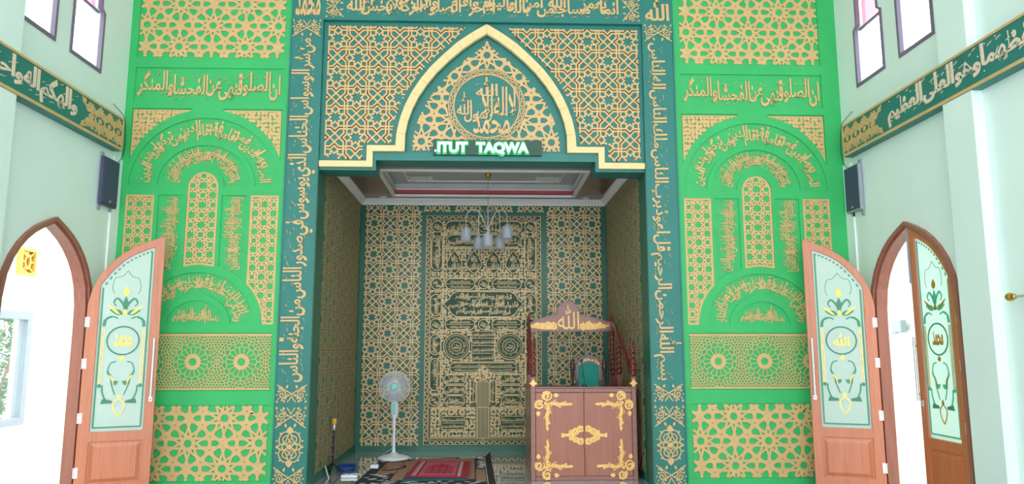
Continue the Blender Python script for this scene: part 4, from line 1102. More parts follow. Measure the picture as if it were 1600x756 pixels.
for k in range(3):
    g = G(); vs = []; a0 = 2 * pi * k / 3 + .3
    for i in range(7):
        r = .03 + .155 * i / 6; w = .35 + .35 * sin(pi * min(1, i / 5.2))
        for j in range(6):
            a = a0 + (j / 5 - .5) * 2 * w + .25 * i / 6; vs.append((FX + r * cos(a), FY - .055 + .035 * (j / 5 - .5), HZ + r * sin(a)))
    fs = [(i * 6 + j, i * 6 + j + 1, (i + 1) * 6 + j + 1, (i + 1) * 6 + j) for i in range(6) for j in range(5)]
    n = len(vs); vs2 = [(x, y + .003, z) for x, y, z in vs]
    g.add(vs + vs2, fs + [tuple(n + q for q in reversed(f)) for f in fs], True); obj('blade', g, MT['grey'], FN)
g = G(); g.tube(catmull([(FX - .12, FY + .19, .02), (FX - .17, FY + .25, .012), (FX - .20, FY + .45, .012), (FX - .12, FY + .70, .05), (FX - .06, FY + .755, .16), (FX - .05, FY + .76, .30)], 6), .005, 6)
obj('power_cord', g, MT['fanwhite'], FN)

# ---- rugs
def slabq(g, q, z0, z1, n=14, wav=0.0, seed=1):
    """bilinear patch with a little lift"""
    rd = random.Random(seed); ph = [rd.random() * 6 for _ in range(4)]
    def P(s, t, z):
        a, b, c, d = q
        x = (a[0] * (1 - s) + b[0] * s) * (1 - t) + (d[0] * (1 - s) + c[0] * s) * t; y = (a[1] * (1 - s) + b[1] * s) * (1 - t) + (d[1] * (1 - s) + c[1] * s) * t
        return (x, y, z + wav * (1 + sin(5 * s + ph[0]) * cos(4 * t + ph[1])) * .5)
    vs = [P(i / n, j / n, z1) for j in range(n + 1) for i in range(n + 1)] + [P(i / n, j / n, z0) for j in range(n + 1) for i in range(n + 1)]
    m = n + 1; o = m * m; fs = []
    for j in range(n):
        for i in range(n): fs.append((j * m + i, j * m + i + 1, (j + 1) * m + i + 1, (j + 1) * m + i)); fs.append((o + j * m + i, o + (j + 1) * m + i, o + (j + 1) * m + i + 1, o + j * m + i + 1))
    for i in range(n):
        for a, b in ((i, i + 1), ((i + 1) * m + n, 0), (n * m + i + 1, n * m + i), ((i + 1) * m, i * m)):
            if b == 0 and a != i: a, b = i * m + n, (i + 1) * m + n
            fs.append((a, o + a, o + b, b))
    g.add(vs, fs, False)
RQ = [(-1.42, .10), (.13, .10), (.075, 2.34), (-1.37, 1.95)]
def RP(s, t):
    a, b, c, d = RQ
    return ((a[0] * (1 - s) + b[0] * s) * (1 - t) + (d[0] * (1 - s) + c[0] * s) * t, (a[1] * (1 - s) + b[1] * s) * (1 - t) + (d[1] * (1 - s) + c[1] * s) * t)
RUG = empty('area_rug', (-.65, 1.1, 0), 'large black, tan and ivory patterned rug spread on the niche floor', 'rug')
g = G(); slabq(g, RQ, .0005, .006); obj('pile', g, MT['rugblack'], RUG)
RF = lambda u, v, w: (*RP(u, v), .006 + w)
def rquad(g, s0, t0, s1, t1, h=.002): g.quadprism(rect(s0, t0, s1, t1), RF, 0, h)
g = G()
rquad(g, .24, .20, .87, .93); rquad(g, .085, .44, .234, .90); rquad(g, .88, .12, .955, .50); rquad(g, .30, .935, .70, .97)
obj('tan_field', g, MT['rugtan'], RUG)
g = G(); rd = random.Random(5)
for k in range(110):      # ivory brush strokes in the border
    e = k % 4
    if e == 0: s, t = rd.uniform(.02, .18), rd.choice((rd.uniform(.05, .42), rd.uniform(.91, .97)))
    elif e == 1: s, t = rd.uniform(.885, .955), rd.uniform(.52, .93)
    elif e == 2: s, t = rd.uniform(.1, .9), rd.uniform(.05, .17)
    else: s, t = rd.choice((rd.uniform(.0, .06), rd.uniform(.72, .92))), rd.uniform(.94, .98)
    L = rd.uniform(.03, .07)
    if s + L > .962: s = .962 - L
    if e == 0 and t > .43 and s < .02: L *= .6
    g.ribbon([(s, t), (s + L * .5, t + .014), (s + L, t + .010)], [.002, .016, .003], RF, 0, .0018)
for a, b in (((.965, .05), (.965, .96)),): g.strip(a, b, .006, RF, 0, .0018)
obj('ivory_pattern', g, MT['rugwhite'], RUG)
g = G()   # turned-up right edge
pts = [(s, t) for s, t in ((1.0, i / 10) for i in range(11))]
vs = []
for s, t in pts:
    x, y = RP(1, t); h = .012 + .05 * max(0, (t - .55) / .45) ** 1.5
    vs += [(x - .035, y, .009), (x + .01, y, .009 + h * .6), (x + .03, y, .009 + h), (x + .018, y, .0005)]
fs = [(i * 4 + k, i * 4 + (k + 1) % 4, (i + 1) * 4 + (k + 1) % 4, (i + 1) * 4 + k) for i in range(10) for k in range(4)] + [(0, 3, 2, 1), (40, 41, 42, 43)]
g.add(vs, fs); obj('turned_edge', g, MT['rugblack'], RUG)

CL = obj('folded_cloth', (lambda g: (slabq(g, [(-.90, .40), (-.17, .40), (-.17, .9), (-.90, .95)], .0095, .018, 10, .004, 3), g)[1])(G()), MT['rugteal'])
tag(CL, 'teal folded cloth showing under the front edge of the red prayer mat', 'cloth')
PM = empty('prayer_mat', (-.5, 1.1, .02), 'crimson velvet prayer mat with pink arch pattern lying on the dark rug', 'prayer mat')
MQ = [(-.885, .56), (-.165, .50), (-.165, 1.70), (-.845, 1.76)]
g = G(); slabq(g, MQ, .0245, .031, 14, .002, 4); obj('pile', g, MT['rugred'], PM)
def MP(s, t):
    a, b, c, d = MQ
    return ((a[0] * (1 - s) + b[0] * s) * (1 - t) + (d[0] * (1 - s) + c[0] * s) * t, (a[1] * (1 - s) + b[1] * s) * (1 - t) + (d[1] * (1 - s) + c[1] * s) * t)
MF = lambda u, v, w: (*MP(u, v), .0335 + w)
g = G()
for s0, s1 in ((.09, .105), (.125, .15), (.87, .885), (.835, .86)): g.quadprism(rect(s0, .05, s1, .95), MF, 0, .001)
obj('silver_stripes', g, MT['rugwhite'], PM)
g = G(); g.prism([rect(.2, .06, .80, .94), [(.27, .2), (.73, .2), (.73, .6), (.62, .72), (.55, .74), (.5, .82), (.45, .74), (.38, .72), (.27, .6)]], MF, 0, .001, back=False)
for k in range(7):
    for q in (.32, .44, .56, .68): leaf(g, (q, .25 + k * .055), radians(40 if k % 2 else 140), .06, .04, MF, 0, .001, 4)
obj('pink_pattern', g, MT['rugpink'], PM)

# ---- microphone stand, cables and small electrics
MS = empty('microphone_stand', (-1.80, .98, 0), 'thin black microphone stand with yellow foam tip by the left niche wall', 'microphone stand')
mx, my = -1.80, .98
g = G(); g.tube([(mx, my, .1), (mx + .005, my, .52)], .010, 8); obj('pole', g, MT['black'], MS)
for k in range(3):
    a = 2 * pi * k / 3 + .5; g = G(); g.tube([(mx, my, .13), (mx + .07 * cos(a), my + .07 * sin(a), .06), (mx + .15 * cos(a) * (1 if cos(a) > 0 else .38), my + .15 * sin(a), .012)], .008, 6); obj('leg', g, MT['black'], MS)
g = G(); g.tube(catmull([(mx + .014 * cos(t), my + .014 * sin(t), .14 + t * .018) for t in [i * .7 for i in range(28)]], 2), .006, 5); obj('wrapped_cable', g, MT['violet'], MS)
g = G(); g.lathe([(.012, .51), (.019, .53), (.019, .57), (.015, .58)], (mx + .005, my, 0), 12); obj('clip', g, MT['steel'], MS)
g = G(); g.lathe([(.014, .575), (.027, .59), (.032, .615), (.026, .64), (0, .655)], (mx + .005, my, 0), 14); obj('foam_windshield', g, MT['speakerfoam'], MS)
g = G()
for k in range(5):
    r = .075 + .012 * (k % 3); g.tube([(-1.69 + r * 1.25 * cos(a), 1.30 + r * 1.9 * sin(a), .010 + .009 * k) for a in [2 * pi * i / 28 for i in range(29)]], .0065, 6, False)
g.tube(catmull([(-1.60, 1.26, .012), (-1.57, 1.14, .008), (-1.56, 1.08, .008), (-1.60, 1.06, .008)], 6), .0065, 6)
tag(obj('cable_coil', g, MT['blue'], loc=(-1.69, 1.30, 0)), 'blue cable lying in a coil on the tiles behind the microphone stand', 'cable')
g = G(); g.tube(catmull([(-1.72, .80, .007), (-1.66, .76, .007), (-1.58, .80, .007), (-1.52, .76, .007), (-1.46, .79, .007)], 6), .006, 6)
tag(obj('purple_cable', g, MT['violet']), 'purple cable snaking over the tiles in front of the blue coil', 'cable')
g = G(); g.tube(catmull([(-1.66, .95, .006), (-1.58, .90, .006), (-1.50, .95, .006), (-1.44, .88, .006)], 6), .005, 6)
tag(obj('white_cable', g, MT['fanwhite']), 'short white cable on the tiles beside the dark rug', 'cable')
PS = empty('power_strip', (-1.53, .70, 0), 'white power strip lying on the tiles between the blue coil and the rug', 'power strip')
g = G(); g.box((-1.64, .68, .002), (-1.45, .73, .032)); obj('body', g, MT['fanwhite'], PS, bevel=.006)
for k in range(3): g = G(); g.lathe([(.016, .0), (.016, .0345), (.012, .0345), (.012, .033), (0, .033)], (-1.605 + k * .06, .705, 0), 14); obj('socket', g, MT['grey'], PS)
AD = empty('power_adapter', (-1.345, 1.33, .009), 'small white box-shaped power adapter on the left edge of the dark rug', 'adapter')
g = G(); g.box((-1.395, 1.29, .010), (-1.295, 1.37, .055)); obj('body', g, MT['fanwhite'], AD, bevel=.006)
g = G(); g.tube(catmull([(-1.295, 1.33, .03), (-1.26, 1.34, .013), (-1.2, 1.4, .013), (-1.28, 1.7, .013), (-1.31, 1.88, .012)], 6), .004, 6); obj('lead', g, MT['black'], AD)
g = G(); g.tube(catmull([(-1.24, 1.16, .014), (-1.15, 1.14, .014), (-1.05, 1.22, .014), (-.98, 1.33, .014)], 6), .005, 6); g.lathe([(0, .0), (.022, .012), (.025, .02), (0, .036)], (-.975, 1.345, .0095), 10)
tag(obj('short_lead', g, MT['black']), 'short black lead with a round plug lying on the tan field of the rug', 'cable')
g = G(); g.tube(catmull([(-1.862, .86, .105), (-1.835, .80, .075), (-1.80, .72, .03), (-1.775, .66, .010)], 4), .009, 8)
tag(obj('wall_lead', g, MT['fanwhite']), 'short white lead slanting down the niche wall near the foot of the microphone stand', 'cable')

# ---- pulpit
PX0, PX1, PY0, PY1 = .562, 1.792, .42, 1.72
PU = empty('pulpit', (1.175, 1.05, 0), 'reddish carved wooden pulpit with gilded doors, twisted posts and a gold name on its crest', 'pulpit')
g = G()
g.box((PX0, PY0 + .02, .0), (PX1, PY1, .06)); g.box((PX0 + .004, PY0 + .06, .06), (PX0 + .034, PY1, 1.0)); g.box((PX1 - .034, PY0 + .06, .06), (PX1 - .004, PY1, 1.0))
g.box((PX0 + .04, PY0 + .04, .06), (PX1 - .04, PY1 - .02, .10))
obj('carcass', g, MT['crestwood'], PU)
g = G()
for x in (PX0, PX1 - .055): g.box((x, PY0, .0), (x + .055, PY0 + .055, 1.16))
g.box((PX0 + .055, PY0 + .005, .985), (PX1 - .055, PY0 + .05, 1.035)); g.box((PX0 + .055, PY0 + .005, .0), (PX1 - .055, PY0 + .05, .045))
obj('front_frame', g, MT['crestwood'], PU, bevel=.004)
g = G(); g.box((PX0 + .02, PY0 - .012, 1.035), (PX1 - .02, PY0 + .07, 1.052)); obj('top_rail', g, MT['crestwood'], PU, bevel=.004)
g = G(); g.box((PX0 + .04, PY1 - .05, .3), (PX1 - .04, PY1 - .02, 1.0)); obj('back_panel', g, MT['mimdark'], PU)
for x, nm in ((PX0, 1), (PX1 - .03, 2)):
    g = G(); g.box((x, PY0 + .056, .99), (x + .03, PY1, 1.03)); obj('side_rail', g, MT['mimdark'], PU)
FP = FRONT(PY0)
def scroll_arm(g, o, du, dv, L, fr, t):
    """one gilded arm: scrolls shrinking to a bud; du,dv unit direction, from o"""
    nx, ny = -dv, du
    P = lambda a, b: (o[0] + du * a + nx * b, o[1] + dv * a + ny * b)
    g.ribbon(catmull([P(0, 0), P(L * .3, .012), P(L * .6, -.008), P(L, 0)], 6), [.026] * 6 + [.030] * 6 + [.022] * 6 + [.008], fr, 0, t)
    for k, (f, r) in enumerate(((.1, .034), (.32, .03), (.52, .026), (.72, .02))):
        s = 1 if k % 2 else -1; c = P(L * f, s * r * .45)
        spiral(g, c, r * 1.15, atan2(dv, du) + s * 1.2, 1.2, .012, fr, 0, t + .010, s, .25, 12)
        leaf(g, P(L * f, -s * r * .3), atan2(dv, du) + s * .12, r * 2.4, .03, fr, 0, t + .003)
        g.disc(P(L * f + r * .6, -s * r * .45), r * .42, fr, 0, t + .002, 10)
    leaf(g, P(L * .82, 0), atan2(dv, du), L * .2, .03, fr, 0, t + .004)
def corner_carving(g, u, v, su, sv, fr, t):
    o = (u + su * .105, v + sv * .10)
    scroll_arm(g, (o[0], o[1] - 0 * sv), su, 0, .29, fr, t); scroll_arm(g, o, 0, sv, .30, fr, t)
    for a, b, m in ((.10, .01, 1), (.015, .11, -1)):
        c = (u + su * a, v + sv * b); r = .056
        spiral(g, c, r, radians(45), 1.3, .018, fr, 0, t + .010, m * su * sv, .2, 20)
        for q in range(5):
            an = atan2(-sv, -su) + (q - 2) * .6; g.disc((c[0] + r * .82 * cos(an), c[1] + r * .82 * sin(an)), .018, fr, 0, t + .004, 10)
    leaf(g, (u + su * .18, v + sv * .0), radians(0 if su > 0 else 180), .06, .045, fr, 0, t); leaf(g, (u + su * .0, v + sv * .18), radians(90 * sv), .06, .045, fr, 0, t)
    g.disc((u + su * .085, v + sv * .085), .018, fr, 0, t + .006, 14)
XM = (PX0 + PX1) / 2
for s in (-1, 1):
    x0, x1 = sorted((XM + s * .0015, XM + s * (XM - PX0 - .058))); 
    g = G(); g.box((x0, PY0 + .002, .048), (x1, PY0 + .03, .982)); dr = obj('door', g, MT['mimwood'], PU, bevel=.003)
    fr = FRONT(PY0 + .0015)
    for sv, v in ((-1, .955), (1, .06)):
        g = G(); corner_carving(g, XM + s * (XM - PX0 - .085), v, -s, sv, fr, .014); obj('gilded_corner', g, MT['carve'], dr)
    g = G()
    g.ribbon(catmull([(XM + s * .265, .505), (XM + s * .20, .505), (XM + s * .15, .52), (XM + s * .11, .505)], 5), [.05] * 3 + [.034] * 7 + [.06] * 5 + [.05], fr, 0, .014)
    for a, b, r, m in ((.10, .545, .040, 1), (.10, .465, .040, -1), (.045, .572, .038, -1), (.045, .438, .038, 1), (.15, .53, .028, 1), (.15, .48, .028, -1)):
        spiral(g, (XM + s * a, b), r, radians(90), 1.3, .014, fr, 0, .024, m * s, .25, 16)
        for q in range(4):
            an = radians(90 if b > .505 else -90) + (q - 1.5) * .55; g.disc((XM + s * a + r * .75 * cos(an), b + r * .75 * sin(an)), .016, fr, 0, .016, 10)
    for b in (.54, .47): g.ribbon(catmull([(XM + s * .14, .505), (XM + s * .09, b), (XM + s * .01, b + (.02 if b > .5 else -.02))], 5), .024, fr, 0, .015)
    obj('gilded_centre', g, MT['carve'], dr)
def twisted_post(name, x, y, z0, z1, zs, r=.026, m='mimdark', fin=True):
    """square foot to zs, rope-twist shaft above, turned finial"""
    g = G(); g.box((x - .03, y - .03, z0), (x + .03, y + .03, zs)); n = 60; h = z1 - zs
    g.lathe([(r * 1.05, 0)] + [(r * 1.15 * (1 - .12 * i / n), h * i / n) for i in range(1, n)] + [(r * .8, h)], (x, y, zs), 24, lobes=2, twist=48, amp=.26)
    if fin: g.lathe([(.022, 0), (.032, .006), (.032, .016), (.014, .026), (.014, .036), (.026, .05), (.024, .066), (.010, .084), (.012, .092), (0, .112)], (x, y, z1), 14)
    return obj(name, g, MT[m], PU)
for x in (PX0 + .03, PX1 - .03):
    twisted_post('newel_post', x, PY0 + .03, 1.16, 1.50, 1.165, .027)
    twisted_post('middle_post', x + (.002 if x < 1 else -.045), 1.10, 1.0, 1.60, 1.17, .025, fin=x > 9)
    twisted_post('canopy_post', x + (.025 if x < 1 else -.03), 1.68, 1.0, 1.86, 1.14, .025)
    # falling handrail: from the canopy down to the newel
    xx = x; g = G()
    pts = catmull([(xx + (.02 if x < 1 else -.025), 1.66, 1.84), (xx + (.01 if x < 1 else -.03), 1.35, 1.76), (xx + (0 if x < 1 else -.04), 1.10, 1.62), (xx - .0, .85, 1.40), (xx, .62, 1.22), (xx, .46, 1.17)], 6)
    vs = []
    for (a, b, c) in pts: vs += [(a - .016, b, c - .035), (a + .016, b, c - .035), (a + .016, b, c + .03), (a - .016, b, c + .03)]
    m_ = len(pts); fs = [(i * 4 + k, i * 4 + (k + 1) % 4, (i + 1) * 4 + (k + 1) % 4, (i + 1) * 4 + k) for i in range(m_ - 1) for k in range(4)] + [(3, 2, 1, 0), (4 * m_ - 4, 4 * m_ - 3, 4 * m_ - 2, 4 * m_ - 1)]
    g.add(vs, fs); obj('handrail', g, MT['mimdark'], PU)
    g = G(); c = (x, 1.09)
    for q in range(4): leaf(g, c, radians(90 * q), .045, .03, FRONT(PY0 - .0005), 0, .008)
    for q in range(4): leaf(g, c, radians(45 + 90 * q), .028, .016, FRONT(PY0 - .0005), 0, .007)
    obj('gilded_flower', g, MT['carve'], PU)
# crest board
FC = FRONT(1.655); cx = 1.145
crest = [(.625, 1.725), (1.745, 1.725), (1.745, 1.83), (1.60, 1.865), (1.45, 1.91), (1.32, 1.94), (1.295, 1.945)] + [(cx + .152 * cos(a), 1.955 + .165 * sin(a)) for a in [pi * i / 18 for i in range(1, 18)]] + [(.995, 1.945), (.97, 1.94), (.84, 1.91), (.72, 1.865), (.625, 1.83)]
g = G(); g.prism([crest], FC, -.045, .045); cr = obj('crest_board', g, MT['crestwood'], PU, bevel=.004)
g = G(); g.ribbon([(p[0], p[1]) for p in crest], .014, FC, 0, .008, True); obj('crest_edging', g, MT['mimdark'], cr)
for s in (-1, 1):
    g = G(); fr = FRONT(1.6545)
    for k, (a, r) in enumerate(((.20, .052), (.28, .048), (.355, .042), (.425, .034), (.48, .026))):
        q = 1 if k % 2 else -1; c = (cx + s * a, 1.795 + q * .008)
        spiral(g, c, r, radians(60), 1.4, .020, fr, 0, .016, q * s, .2, 16)
        for j in range(6): leaf(g, (c[0] + r * .5 * cos(j * 1.05), c[1] + r * .5 * sin(j * 1.05)), j * 1.05 + q, r * .8, .022, fr, 0, .012)
    g.ribbon(catmull([(cx + s * .16, 1.755), (cx + s * .3, 1.752), (cx + s * .45, 1.77), (cx + s * .545, 1.80)], 6), [.02] * 18 + [.012], fr, 0, .010)
    obj('gilded_scrollwork', g, MT['carve'], cr)
g = G(); tv, tf = glyphs(chr(0xFDF2), .004, 3); mx_ = max(v[0] for v in tv); y0_ = min(v[1] for v in tv); y1_ = max(v[1] for v in tv)
g.textmesh([(x / mx_, (y - y0_) / (y1_ - y0_), z) for x, y, z in tv], tf, wbox(cx - .145, 1.745, cx + .145, 2.07), FRONT(1.6545), 0, .014)
obj('gold_name', g, MT['carve'], cr)
# thin lead hanging down the doors
g = G(); g.tube(catmull([(1.185, PY0 + .03, 1.056), (1.184, PY0 - .018, 1.05), (1.18, PY0 - .020, .8), (1.178, PY0 - .026, .62), (1.172, PY0 - .026, .42), (1.195, PY0 - .012, .25), (1.197, PY0 - .012, .02)], 6), .003, 5)
tag(obj('thin_lead', g, MT['rugtan']), 'thin pale lead hanging down between the two gilded pulpit doors', 'cable')
# ---- chair in the pulpit
CHR = empty('armchair', (1.36, 1.20, .101), 'dark carved armchair with teal velvet back and gold lettering standing inside the pulpit', 'chair')
cx, cy = 1.36, 1.30
g = G()
bk = [(cx - .165, .60), (cx + .165, .60), (cx + .165, 1.27)] + [(cx + .165 * cos(a), 1.27 + .135 * sin(a)) for a in [pi * i / 16 for i in range(1, 16)]] + [(cx - .165, 1.27)]
hl_ = [(cx - .128, .64), (cx + .128, .64), (cx + .128, 1.235)] + [(cx + .128 * cos(a), 1.235 + .07 * sin(a)) for a in [pi * i / 12 for i in range(1, 12)]] + [(cx - .128, 1.235)]
g.prism([bk, hl_], FRONT(cy), -.035, .035); obj('back_frame', g, MT['chairwood'], CHR, bevel=.004)
g = G(); g.prism([hl_], FRONT(cy), -.03, .022); obj('back_cushion', g, MT['velvet'], CHR, bevel=.01)
g = G(); tv, tf = callig('الله اكبر', 3, 1, 1, 1.3, 1.2, .03, 0, 300, .6, 1); g.textmesh(tv, tf, warc((cx, 1.26), (.125, .065), (.158, .118), pi * .9, pi * .1), FRONT(cy - .0005), 0, .008); obj('gold_lettering', g, MT['carve'], CHR)
for s in (-1, 1):
    g = G(); x = cx + s * .205
    g.lathe([(.024, .102), (.026, .5), (.018, .55), (.024, .6), (.016, .75), (.024, .92), (.016, 1.08), (.026, 1.22), (.03, 1.24), (.03, 1.30), (.02, 1.31), (.024, 1.335), (.012, 1.35), (.006, 1.375), (0, 1.38)], (x, cy + .015, 0), 12); obj('back_post', g, MT['chairwood'], CHR)
    for z in (.72, .82, .92, 1.02, 1.12, 1.2):
        g = G(); g.box((cx + s * .166, cy + .005, z - .012), (cx + s * .192, cy + .025, z + .012)); obj('fret_bar', g, MT['chairwood'], CHR)
    g = G(); g.lathe([(.022, .102), (.026, .3), (.02, .5), (.02, .72), (.024, .745)], (x, cy - .40, 0), 12); obj('front_leg', g, MT['chairwood'], CHR)
    g = G(); g.box((x - .025, cy - .44, .745), (x + .025, cy + .0, .775)); obj('armrest', g, MT['chairwood'], CHR, bevel=.006)
g = G(); g.box((cx - .185, cy - .44, .48), (cx + .185, cy - .002, .54)); obj('seat_frame', g, MT['chairwood'], CHR, bevel=.005)
g = G(); g.box((cx - .18, cy - .43, .54), (cx + .18, cy - .005, .60)); obj('seat_cushion', g, MT['velvet'], CHR, bevel=.02)
g = G(); g.prism([[(cx - .05, 1.405), (cx, 1.40), (cx + .02, 1.403), (cx - .02, 1.44), (cx - .045, 1.46)]], FRONT(cy), -.03, .025); obj('top_finial', g, MT['chairwood'], CHR)
# ---- gooseneck microphone on the pulpit rail
GM = empty('gooseneck_microphone', (1.19, .47, 1.053), 'thin black gooseneck microphone rising from the pulpit rail in front of the teal chair back', 'microphone')
g = G(); g.lathe([(0, 1.0525), (.03, 1.0525), (.03, 1.062), (.012, 1.075), (0, 1.075)], (1.19, .455, 0), 14); obj('base', g, MT['black'], GM)
g = G(); g.tube(catmull([(1.19, .455, 1.07), (1.192, .46, 1.13), (1.186, .47, 1.18), (1.176, .475, 1.25), (1.166, .48, 1.33)], 6), .005, 6); obj('gooseneck', g, MT['black'], GM)
g = G(); g.lathe([(.006, 0), (.013, .012), (.013, .035), (0, .045)], (1.164, .48, 1.325), 10); obj('microphone_head', g, MT['black'], GM)
g = G(); g.box((1.176, .452, 1.155), (1.194, .47, 1.18)); obj('clip', g, MT['black'], GM)

# ================================================================== SIDE WALLS
VERSE_L = 'والهكم اله واحد لا اله الا هو الرحمن الرحيم'
VERSE_R = 'ولا يوده حفظهما وهو العلى العظيم'
for s, sd, f0, X in ((-1, 'left', LEFTF, XL), (1, 'right', RIGHTF, XR)):
    inn_ = X - s * .10; y0, y1 = -9.4, -.21
    q = -s                                   # u = y on the left wall, u = -y on the right wall
    BM = empty('calligraphy_beam', (X - s * .05, -4.8, 3.645), 'long teal beam with gold border and calligraphy along the %s wall above the arched door' % sd, 'beam', 'calligraphy beams')
    g = G(); a, b = sorted((X - s * .001, inn_)); g.box((a, y0, 3.645), (b, y1, 4.02)); obj('beam_body', g, MT['teal'], BM)
    fr = f0(inn_ - s * .0006); e0, e1 = sorted((q * y1, q * y0)); nu = e0 if s > 0 else e1      # nu: the end by the front wall
    g = G(); g.prism([rect(e0, 3.648, e1, 3.677)], fr, 0, .006); g.prism([rect(e0, 3.995, e1, 4.017)], fr, 0, .006); obj('gold_border', g, MT['gold'], BM)
    # pierced floral end piece
    sg = 1 if s > 0 else -1                  # direction away from the front wall in u
    g = G(); U_ = lambda d, v: (nu + sg * d, v)
    reg = [U_(.004, 3.68), U_(.80, 3.68), U_(.84, 3.72), U_(.72, 3.77), U_(.64, 3.835), U_(.72, 3.90), U_(.84, 3.95), U_(.80, 3.99), U_(.004, 3.99)]
    for iu in range(4):
        for iv in range(2):
            for m1 in (-1, 1):
                c = U_(.105 + iu * .19 + m1 * .045, 3.76 + iv * .15)
                if not inside(c, [reg]): continue
                spiral(g, c, .05, radians(90 if iv else -90), 1.35, .0165, fr, 0, .007, m1 * (1 if iv else -1) * sg, .25, 12)
                leaf(g, c, radians(90 if iv else -90) + m1 * sg * .5, .07, .02, fr, 0, .007)
        if iu < 4:
            d = .01 + iu * .19
            o_ = [U_(d, 3.835), U_(d + .06, 3.90), U_(d + .095, 3.98), U_(d + .13, 3.90), U_(d + .19, 3.835), U_(d + .13, 3.77), U_(d + .095, 3.69), U_(d + .06, 3.77)]
            if iu < 3: g.ribbon(catmull(o_, 4, True), .014, fr, 0, .0065, True)
    for k_ in range(4):
        for e_ in (-1, 1): leaf(g, U_(.105 + k_ * .19 - .095, 3.835 + e_ * .02), radians(90 * e_), .07, .026, fr, 0, .006)
        spiral(g, U_(.105 + k_ * .19, 3.835), .03, radians(30), 1.0, .016, fr, 0, .0062, sg, .3, 10)
    for v, m1 in ((3.72, 1), (3.95, -1)): spiral(g, U_(.80, v), .03, radians(0), 1.4, .015, fr, 0, .007, m1 * sg, .2, 12)
    g.ribbon(catmull([U_(.84, 3.685), U_(.76, 3.76), U_(.66, 3.80), U_(.62, 3.835), U_(.66, 3.87), U_(.76, 3.91), U_(.84, 3.985)], 5), .016, fr, 0, .007)
    g.strip(U_(.004, 3.68), U_(.004, 3.99), .02, fr, 0, .007)
    obj('floral_end', g, MT['gold'], BM)
    tv, tf = callig(VERSE_L if s < 0 else VERSE_R, 10, 1, 1, 2.2, 1.4, .035, 0, 400 + s)
    L = 3.4 if s < 0 else 2.75
    u0, u1 = (-1.13 - L, -1.13) if s < 0 else (1.16, 1.16 + L)
    g = G(); g.textmesh(tv, tf, wbox(u0, 3.695, u1, 3.982), fr, 0, .007); obj('lettering', g, MT['rosegold'], BM)
    # ---- loudspeaker in the corner under the beam
    ya, yb = (-.47, -.14) if s < 0 else (-.42, -.10)
    LS = empty('loudspeaker', (X - s * .03, (ya + yb) / 2, 3.0), 'dark flat loudspeaker on the %s wall under the end of the calligraphy beam' % sd, 'loudspeaker', 'corner loudspeakers')
    xa, xb = sorted((X - s * .0215, X - s * .06))
    g = G(); g.box((xa, ya, 3.01), (xb, yb, 3.53)); obj('cabinet', g, MT['grey' if s > 0 else 'darkgrey'], LS, bevel=.006)
    xg, xh = sorted((X - s * .0605, X - s * .068))
    g = G(); g.box((xg, ya + .012, 3.03), (xh, yb - .012, 3.52)); gr = obj('front_grille', g, MT['darkgrey'], LS, bevel=.003)
    g = G(); g.lathe([(0, 0), (.012, 0), (.012, -s * .004), (0, -s * .005)], (X - s * .0685, (ya + yb) / 2, 3.06), 12, 'x'); obj('badge', g, MT['steel'], gr)
    g = G(); a, b = sorted((X - s * .001, X - s * .021))
    g.box((a, ya + .02, 2.95), (b, ya + .07, 3.58)); g.box((a, yb - .07, 2.97), (b, yb - .03, 3.02)); obj('bracket', g, MT['grey'], LS)
    g = G(); g.tube(catmull([(X - s * .05, -.16, 3.535), (X - s * .04, -.08, 3.60), (X - s * .045, -.03, 3.75), (X - s * .04, -.05, 4.0), (X - s * .03, -.1, 4.10), (X - s * .02, -.3, 4.16)], 6), .0035, 6)
    tag(obj('speaker_cable', g, MT['black']), 'thin dark cable curling round the %s beam end above the loudspeaker' % sd, 'cable', 'speaker cables')

